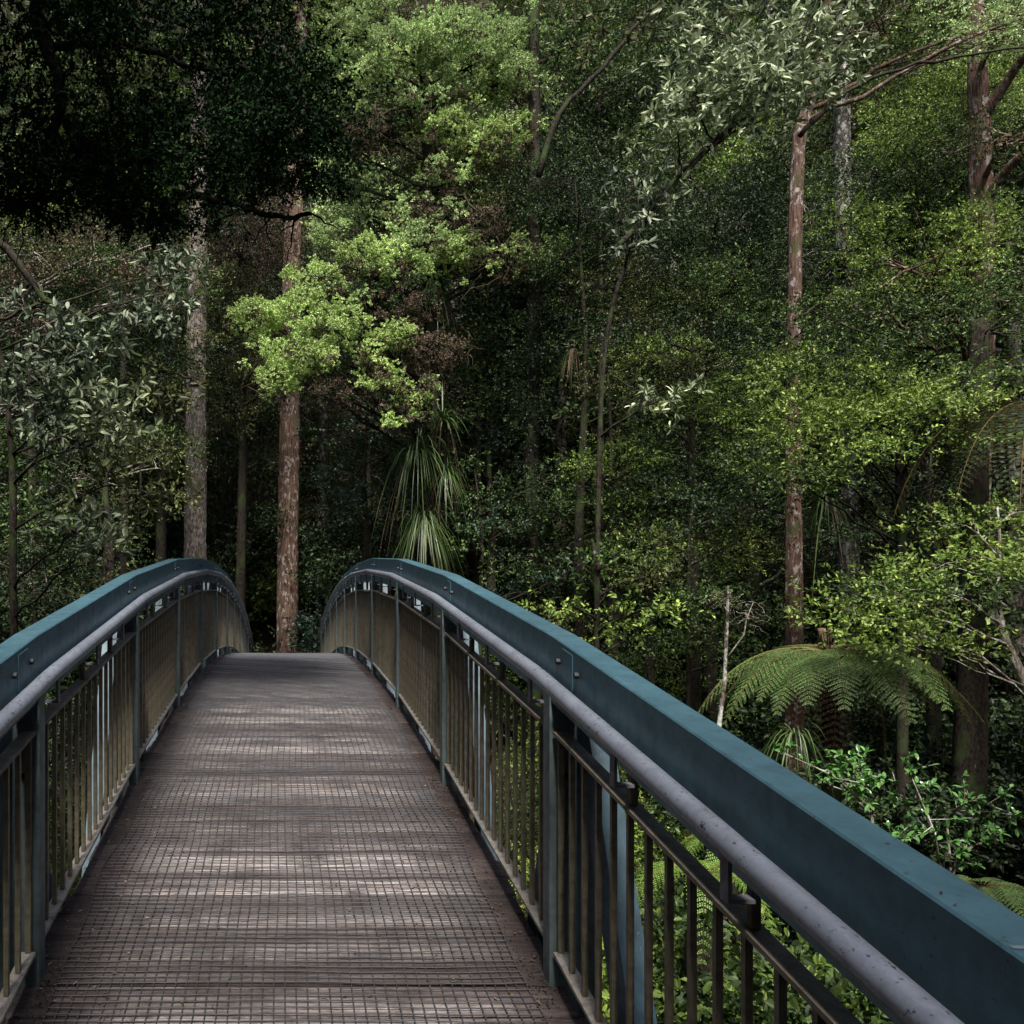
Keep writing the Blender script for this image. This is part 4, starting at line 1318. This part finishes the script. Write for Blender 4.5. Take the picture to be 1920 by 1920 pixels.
# ------------------------------------------------------------------ shrubs
def stem_shrub(label, stems, D, mat, leafL, bark='twig_pale', name='shrub', per=26, lw=.42, group=None, tuftn=10):
    allp = [np.array(PT(s, D)) for s in stems]
    b = allp[0][0]
    g = gbase(b)
    r = empty(name, tuple(float(v) for v in g), label, 'shrub', group)
    mb, mc = MB(), MB()
    mb.tube(np.linspace(g - np.array([0, 0, .1]), b, 10) + RNG.normal(size=(10, 3)) * .02, np.linspace(.02, .010, 10), 6)
    for P in allp:
        P = P + np.concatenate([np.zeros((1, 3)), RNG.normal(size=(len(P) - 1, 3)) * np.array([0, .12, 0])])
        s_ = np.linspace(0, len(P) - 1, 20)
        Q = np.stack([np.interp(s_, np.arange(len(P)), P[:, k]) for k in range(3)], -1)
        Q[1:-1] = (Q[:-2] + Q[2:] + Q[1:-1]) / 3
        mb.tube(Q, np.linspace(.009, .003, 20), 5)
        n = per
        ii = RNG.integers(5, 20, n)
        pos = Q[ii] + RNG.normal(size=(n, 3)) * .01
        ax = rv(n) * 1.0 + np.array([0, 0, .35])
        leaves_round(mc, pos, ax, np.array([0, 0, 1]) + rv(n) * .5, leafL * RNG.uniform(.7, 1.2, n), leafL * lw, 0)
        # side twigs ending in rosettes
        for k in range(tuftn):
            i = RNG.integers(6, 20)
            d = nrm((rv(1)[0] * .8 + np.array([0, 0, .5]))[None])[0]
            l = RNG.uniform(.06, .2) * leafL / .055
            e = Q[i] + d * l
            if k == 0:
                e = Q[-1]
            mb.tube([Q[i], (Q[i] + e) / 2 + rv(1)[0] * .01, e], [.004, .003, .002], 4)
            m_ = 9
            u = RNG.uniform(.35, 1, m_)[:, None]
            pos = Q[i] + (e - Q[i]) * u if k else np.tile(e, (m_, 1))
            ax = rv(m_) + d * .9
            leaves_round(mc, pos, ax, np.array([0, 0, 1]) + rv(m_) * .45, leafL * RNG.uniform(.6, 1.2, m_), leafL * lw, 0)
    for mbx, nm, mm, sm in ((mb, 'stem', M[bark], True), (mc, 'foliage', M[mat], False)):
        o = mbx.build(nm, mm, None, sm, loc=g)
        o.location = (0, 0, 0)
        o.parent = r
    return r


stem_shrub('glossy leaved shrub rising beyond the top beam at lower right',
           [((1765, 1640), (1720, 1545), (1700, 1435)), ((1785, 1650), (1822, 1545), (1845, 1505), (1880, 1520)), ((1765, 1640), (1755, 1590), (1705, 1500)), ((1785, 1650), (1800, 1600), (1870, 1560)), ((1740, 1620), (1700, 1590), (1650, 1560))], 5.6, 'l_glossy', .055)
stem_shrub('glossy leaved sprig growing beside the beam below the tree fern',
           [((1640, 1520), (1590, 1490), (1520, 1440), (1455, 1405)), ((1600, 1500), (1585, 1460), (1582, 1412)), ((1640, 1530), (1620, 1490), (1640, 1470)), ((1560, 1480), (1545, 1450), (1560, 1420))], 5.9, 'l_glossy', .055)

# dead lichen stick
P = full_trunk([(1347, 1360), (1358, 1300), (1362, 1200), (1364, 1150), (1366, 1098)], 9.8)
b = P[0].copy()
r = empty('dead_sapling', tuple(float(v) for v in b), 'lichen speckled dead sapling standing left of the tree fern', 'dead tree')
mb = MB()
trunk(mb, P, [.022, .024, .022, .019, .016, .010], 10, .08, 50, lump=.1)
o = mb.build('trunk', M['bark_pale'], None, True, loc=b)
o.location = (0, 0, 0)
o.parent = r
mb = MB()
p0 = np.array(PT([(1366, 1230), (1395, 1190), (1400, 1160), (1412, 1130)], 9.8))
mb.tube(p0, [.010, .008, .006, .003], 5)
for _ in range(50):
    q = at(1362 + RNG.normal() * 14, 1128 + RNG.normal() * 12, 9.8) if RNG.random() < .5 else at(1405 + RNG.normal() * 10, 1150 + RNG.normal() * 14, 9.8)
    limb(mb, q, q + np.array([RNG.normal() * .12, RNG.normal() * .1, RNG.uniform(-.12, .03)]), .003, .001, 5, 0, .6, sides=3)
o = mb.build('branch', M['twig_pale'], None, True, loc=b)
o.location = (0, 0, 0)
o.parent = r
mb = MB()
clump(mb, at(1366, 1125, 9.8), (.09, .08, .07), 8, .08, 6, 6, .03, .012, tl=.06)
o = mb.build('crown', M['l_olive'], None, False, loc=b)
o.location = (0, 0, 0)
o.parent = r


# ------------------------------------------------------------------ copied undergrowth and backdrop
def bush_proto(name, R, H, mat, kind, label, cat, group, n=7, dens=1.0, stemmat='bark_dark'):
    root = empty(name, (0, 0, 0), label, cat, group)
    mb, mc = MB(), MB()
    for k in range(n):
        a = k * 2.4
        rr = R * .55 * math.sqrt((k + .3) / n)
        c = np.array([rr * math.cos(a), rr * math.sin(a), H * RNG.uniform(.35, .85)])
        limb(mb, (0, 0, -.1), c, .025, .008, 7, .05, .2)
        kw = dict(fine=dict(nsub=int(16 * dens), sub_r=.35, ntw=12, K=10, L=.05, W=.024, tl=.22, flat=.35),
                  leafy=dict(nsub=int(14 * dens), sub_r=.32, ntw=9, K=8, L=.085, W=.038, tl=.2, flat=.5, big=True),
                  coarse=dict(nsub=int(14 * dens), sub_r=.5, ntw=12, K=9, L=.10, W=.05, tl=.3, flat=.4))[kind]
        clump(mc, c, (R * .5, R * .5, H * .26), mat=0, **kw)
    o = mb.build('stem', M[stemmat], root, True)
    o = mc.build('foliage', M[mat], root)
    return root


def zone(x):
    for lim, nm in ((200, 'at the far left'), (360, 'left of the grey trunk'), (520, 'between the grey and red brown trunks'), (700, 'beside the far end of the bridge'), (900, 'behind the epiphyte trunk'), (1080, 'around the leaf wrapped trunk'),
                    (1300, 'around the thin yellow tufted tree'), (1480, 'left of the red flaking trunk'), (1650, 'behind the tree fern'), (1800, 'right of the mottled trunk')):
        if x < lim:
            return nm
    return 'at the far right'


ORD = ['nearest', 'second nearest', 'third nearest', 'fourth nearest', 'fifth nearest', 'sixth nearest', 'seventh nearest', 'eighth nearest', 'ninth nearest']


def unique_labels(spots, noun, where):
    """spots (X, Y, scale, kind): one label each, told apart by kind, place and then distance"""
    base = [noun[p[3]] + ' ' + where(p) for p in spots]
    out = list(base)
    for l in set(base):
        ids = sorted([i for i, q in enumerate(base) if q == l], key=lambda i: spots[i][1] ** 2 + spots[i][0] ** 2)
        if len(ids) == 1:
            continue
        for n_, i in enumerate(ids):
            out[i] = (('nearer ' if n_ == 0 else 'farther ') if len(ids) == 2 else ORD[min(n_, 8)] + ' ') + l
    return out


def scatter(protos, spots, group, noun):
    """spots: (X, Y, scale, proto index). first uses move the prototype itself"""
    used = set()
    labs = unique_labels(spots, noun, lambda p: zone(VX + p[0] / p[1] * F))
    for (X, Y, sc_, pi), lab in zip(spots, labs):
        p = protos[pi]
        z = float(gz(X, Y)) - .05
        if pi not in used:
            used.add(pi)
            p.location = (X, Y, z)
            p.scale = (sc_,) * 3
            p['label'] = lab
        else:
            dup(p, (X, Y, z), RNG.uniform(0, 6.28), sc_, lab)


# lit undergrowth seen through the right railing
G1 = 'leafy shrubs under the right railing'
sh = [bush_proto('leafy_shrub', .8, 1.1, 'l_lime', 'leafy', 'x', 'shrub', G1, 6, 1.2), bush_proto('leafy_shrub', .9, 1.3, 'l_fine', 'leafy', 'x', 'shrub', G1, 7, 1.1), bush_proto('leafy_shrub', .8, 1.0, 'l_glossy', 'leafy', 'x', 'shrub', G1, 6, 1.1)]
nn = ['yellow green leafy shrub behind the right railing', 'mid green leafy shrub behind the right railing', 'glossy green shrub behind the right railing']
spots = []
for (x, y, D, pi) in ((1200, 1700, 5.6, 0), (1330, 1760, 5.2, 0), (1420, 1840, 4.7, 0), (1150, 1820, 5.0, 0), (1270, 1600, 7.2, 0), (1500, 1780, 5.4, 0), (1180, 1640, 7.4, 0), (1290, 1700, 6.6, 0), (1380, 1740, 6.2, 1), (1450, 1800, 5.6, 0), (1240, 1850, 5.4, 2), (1330, 1880, 5.0, 0), (1180, 1480, 9.5, 1), (1250, 1560, 8.6, 0), (1420, 1640, 7.4, 1), (1140, 1750, 6.2, 0), (1520, 1860, 5.0, 2), (1100, 1560, 8.6, 1), (1480, 1720, 6.6, 0), (1600, 1830, 5.4, 1), (1050, 1650, 7.5, 2), (1000, 1500, 9.6, 1), (1340, 1500, 9.2, 1)):
    p = at(x, y, D)
    spots.append((p[0], p[1], RNG.uniform(.85, 1.1), pi))
scatter(sh, spots, G1, nn)

G2 = 'shrubs on the dark gully floor'
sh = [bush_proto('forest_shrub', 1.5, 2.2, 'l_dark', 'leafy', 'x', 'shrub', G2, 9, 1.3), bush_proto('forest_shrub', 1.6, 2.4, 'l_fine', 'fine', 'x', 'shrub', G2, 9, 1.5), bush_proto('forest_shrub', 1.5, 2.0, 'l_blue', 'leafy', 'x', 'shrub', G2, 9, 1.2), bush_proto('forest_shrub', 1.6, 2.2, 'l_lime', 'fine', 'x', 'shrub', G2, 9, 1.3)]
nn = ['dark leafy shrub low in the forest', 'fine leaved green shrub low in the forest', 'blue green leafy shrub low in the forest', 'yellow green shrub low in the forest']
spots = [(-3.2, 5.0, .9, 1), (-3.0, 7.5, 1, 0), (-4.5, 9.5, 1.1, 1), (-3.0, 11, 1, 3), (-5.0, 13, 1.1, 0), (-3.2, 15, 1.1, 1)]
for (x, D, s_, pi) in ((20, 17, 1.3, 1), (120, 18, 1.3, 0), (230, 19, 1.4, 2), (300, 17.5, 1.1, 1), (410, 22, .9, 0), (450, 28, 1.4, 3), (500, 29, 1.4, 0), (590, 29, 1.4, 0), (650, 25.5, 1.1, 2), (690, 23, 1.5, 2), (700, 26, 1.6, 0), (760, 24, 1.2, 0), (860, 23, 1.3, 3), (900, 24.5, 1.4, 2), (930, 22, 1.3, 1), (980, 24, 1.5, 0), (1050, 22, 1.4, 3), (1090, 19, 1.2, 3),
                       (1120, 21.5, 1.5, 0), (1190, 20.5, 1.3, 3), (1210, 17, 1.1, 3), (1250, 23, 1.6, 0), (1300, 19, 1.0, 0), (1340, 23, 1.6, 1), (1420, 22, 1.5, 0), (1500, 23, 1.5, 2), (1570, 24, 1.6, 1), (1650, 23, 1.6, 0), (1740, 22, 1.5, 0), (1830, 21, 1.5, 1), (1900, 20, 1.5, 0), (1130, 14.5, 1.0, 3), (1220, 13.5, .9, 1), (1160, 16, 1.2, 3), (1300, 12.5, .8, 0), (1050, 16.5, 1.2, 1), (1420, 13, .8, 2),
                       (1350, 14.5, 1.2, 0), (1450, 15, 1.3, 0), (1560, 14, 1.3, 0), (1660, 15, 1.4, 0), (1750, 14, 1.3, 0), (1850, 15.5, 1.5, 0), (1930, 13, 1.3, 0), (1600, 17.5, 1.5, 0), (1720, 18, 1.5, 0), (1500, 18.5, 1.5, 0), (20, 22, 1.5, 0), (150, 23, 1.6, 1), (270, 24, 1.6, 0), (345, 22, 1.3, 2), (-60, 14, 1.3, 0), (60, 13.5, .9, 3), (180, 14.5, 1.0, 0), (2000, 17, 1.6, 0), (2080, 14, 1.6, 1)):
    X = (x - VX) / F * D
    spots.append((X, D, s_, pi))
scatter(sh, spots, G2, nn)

G3 = 'trees packed on the far hillside'


def tree_proto(H, R, mats_, bark, n, dens=1.0, low=.12, L=.09):
    root = empty('forest_tree', (0, 0, 0), 'x', 'tree', G3)
    mt, mb, mc = MB(), MB(), MB()
    tp = trunk(mt, [(0, 0, -.4), (RNG.normal() * .15, RNG.normal() * .15, H * .5), (RNG.normal() * .3, RNG.normal() * .3, H)], [.22, .16, .05], 12, .06, 40)
    for k in range(n):
        f = low + (1 - low) * (k + .5) / n
        a = k * 2.4 + RNG.uniform(-.4, .4)
        Rr = R * (math.sin(math.pi * min(1, f * .75 + .22)) ** .6)
        rr = Rr * RNG.uniform(.35, .75)
        c = np.array([rr * math.cos(a), rr * math.sin(a), H * f])
        i = int(np.argmin(np.abs(tp[:, 2] - (c[2] - .35 * rr))))
        limb(mb, tp[i], c, .05, .02, 8, .1, .2)
        sc = clump(mc, c, (Rr * .5, Rr * .5, .7), int(24 * dens * (.09 / L) ** 1.3), .5, 15, 10, L, L * .48, mat=int(RNG.random() < .3), tl=.34, flat=.3)
        for q in sc[::3]:
            limb(mb, c, q, .015, .006, 5, 0, .3, sides=3)
    mt.build('trunk', M[bark], root, True)
    mb.build('branch', M['twig_pale' if RNG.random() < .6 else bark], root, True)
    mc.build('crown', [M[m] for m in mats_], root)
    return root


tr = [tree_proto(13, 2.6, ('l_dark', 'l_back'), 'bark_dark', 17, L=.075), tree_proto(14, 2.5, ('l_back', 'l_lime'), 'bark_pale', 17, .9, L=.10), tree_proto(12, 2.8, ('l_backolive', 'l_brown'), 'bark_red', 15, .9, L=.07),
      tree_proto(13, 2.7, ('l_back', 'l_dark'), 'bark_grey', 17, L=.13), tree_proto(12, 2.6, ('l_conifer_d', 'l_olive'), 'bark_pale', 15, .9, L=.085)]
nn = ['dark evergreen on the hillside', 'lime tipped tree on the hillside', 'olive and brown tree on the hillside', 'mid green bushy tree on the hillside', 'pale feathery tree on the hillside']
spots = []
for Y, st in ((27.5, 3.6), (32, 3.9), (37, 4.3), (43, 4.8), (50, 5.4), (57.5, 5.6)):
    x = -0.36 * Y - 2
    while x < 0.90 * Y + 2:
        X, YY = x + RNG.uniform(-.9, .9), Y + RNG.uniform(-1.4, 1.4)
        px = VX + X / YY * F
        right = px > 1400
        pi = int(RNG.choice(5, p=[.34, .14, .14, .3, .08] if not right else [.22, .28, .22, .2, .08]))
        if Y < 30 and (abs(X) < 1.7):
            x += st
            continue
        spots.append((X, YY, RNG.uniform(.85, 1.25) * (1.25 if Y > 49 else 1), pi))
        x += st
scatter(tr, spots, G3, nn)
# side and rear forest that shades the bridge
side = [(X, Y, RNG.uniform(.95, 1.2) * (.85 if Y < -3 else 1), pi) for X, Y, pi in ((-9, 13, 0), (-9.5, 18, 3), (-7.5, 22, 0), (-11, 8, 3), (-8, 2, 0), (-5, -3.5, 3), (-1.5, -6.5, 0), (3, -6, 0), (7, -5, 3), (-10, -9, 0), (-6, -10, 3), (-3, -11, 1), (4, -11, 3), (9, -9, 0), (13, -6, 0), (-13, -2, 3), (9, 0, 0), (-9, -4, 0), (16, 19, 3), (20, 22, 0), (18, 14, 1), (15.5, 9.5, 0), (14, 4, 3), (12, 22.5, 0), (8, 25, 3), (-4.5, 25, 0), (0.5, -10, 0), (2.2, -4.0, 0), (-3.5, -4.8, 3), (9.5, 2.2, 0), (12.8, 4.5, 3), (12.5, 8.5, 0), (5.8, -2.6, 3))]
side += [(-1.6, -5.6, .95, 0), (3.4, -4.6, .95, 3)]  # further unseen rear trees, added to shade the near railing
for p_, lab in zip(side, unique_labels(side, [q.replace(' on the hillside', '') for q in nn], lambda p: 'in the gully ' + zone(VX + p[0] / p[1] * F) if p[1] > 6 else ('on the near bank ' + ('left' if p[0] < 0 else 'right') + ' of the viewer'))):
    dup(tr[p_[3]], (p_[0], p_[1], float(gz(p_[0], p_[1])) - .1), RNG.uniform(0, 6), p_[2], lab)

# ground cover of small leaves (uncountable)
mb = MB()
n = 60000
X = RNG.uniform(-14, 26, n)
Y = RNG.uniform(2, 34, n)
k = (np.abs(X) > 1.3) | (Y < 20)
X, Y = X[k], Y[k]
pos = np.stack([X, Y, gz(X, Y) + RNG.uniform(0, .12, len(X))], -1)
leaves(mb, pos, rv(len(X)) + np.array([0, 0, .3]), np.array([0, 0, 1]) + rv(len(X)) * .6, .12 * RNG.uniform(.5, 1.4, len(X)), .05)
o = mb.build('ground_cover', M['l_dark'])
o['kind'] = 'stuff'
# leaf litter and twigs on the deck
mb = MB()
n = 1100
X = CX + np.sign(RNG.normal(size=n)) * (0.91 * RNG.beta(2.6, 0.8, n))
Y = RNG.uniform(2.2, 10, n) ** 1
pos = np.stack([X, Y, zr(Y) + DK + .009], -1)
ax = rv(n) * np.array([1, 1, .15])
leaves(mb, pos, ax, np.array([0, 0, 1]) + rv(n) * .3, RNG.uniform(.008, .028, n), .009, 0)
for s in (-1, 1):
    n = 1500
    Y = 2.2 + 9 * RNG.random(n) ** 1.2
    Y = np.where(RNG.random(n) < .6, (np.round((Y - .97) / 2) * 2 + .97 + RNG.normal(size=n) * .12), Y)
    X = CX + s * (.80 + np.abs(RNG.normal(size=n)) * .05)
    X = np.clip(X, CX - .9, CX + .9)
    leaves(mb, np.stack([X, Y, zr(Y) + DK + .004], -1), rv(n) * np.array([1, 1, .4]), np.array([0, 0, 1]) + rv(n) * .5, RNG.uniform(.004, .012, n), .004, 1)
n = 90
X = CX + np.sign(RNG.normal(size=n)) * (0.9 * RNG.beta(2.5, 1.2, n))
Y = RNG.uniform(2.2, 9, n)
for x, y in zip(X, Y):
    a = RNG.uniform(0, 3.14)
    l = RNG.uniform(.02, .07)
    z = float(zr(y)) + DK + .009
    mb.tube([(x, y, z), (x + math.cos(a) * l * .5, y + math.sin(a) * l * .5 + .004, z + .002), (x + math.cos(a) * l, y + math.sin(a) * l, z)], .0011, 3, 1)
for s in (-1, 1):
    n = 70
    Y = RNG.uniform(1.2, 9, n)
    X = CX + s * (CH_IN + RNG.uniform(.012, .07, n))
    leaves(mb, np.stack([X, Y, zr(Y) + top + .003], -1), rv(n) * np.array([1, 1, .05]), np.array([0, 0, 1]) + rv(n) * .15, RNG.uniform(.004, .013, n), .004, 0)
o = mb.build('leaf_litter', [M['l_strapbrown'], M['bark_black']])
o['kind'] = 'stuff'
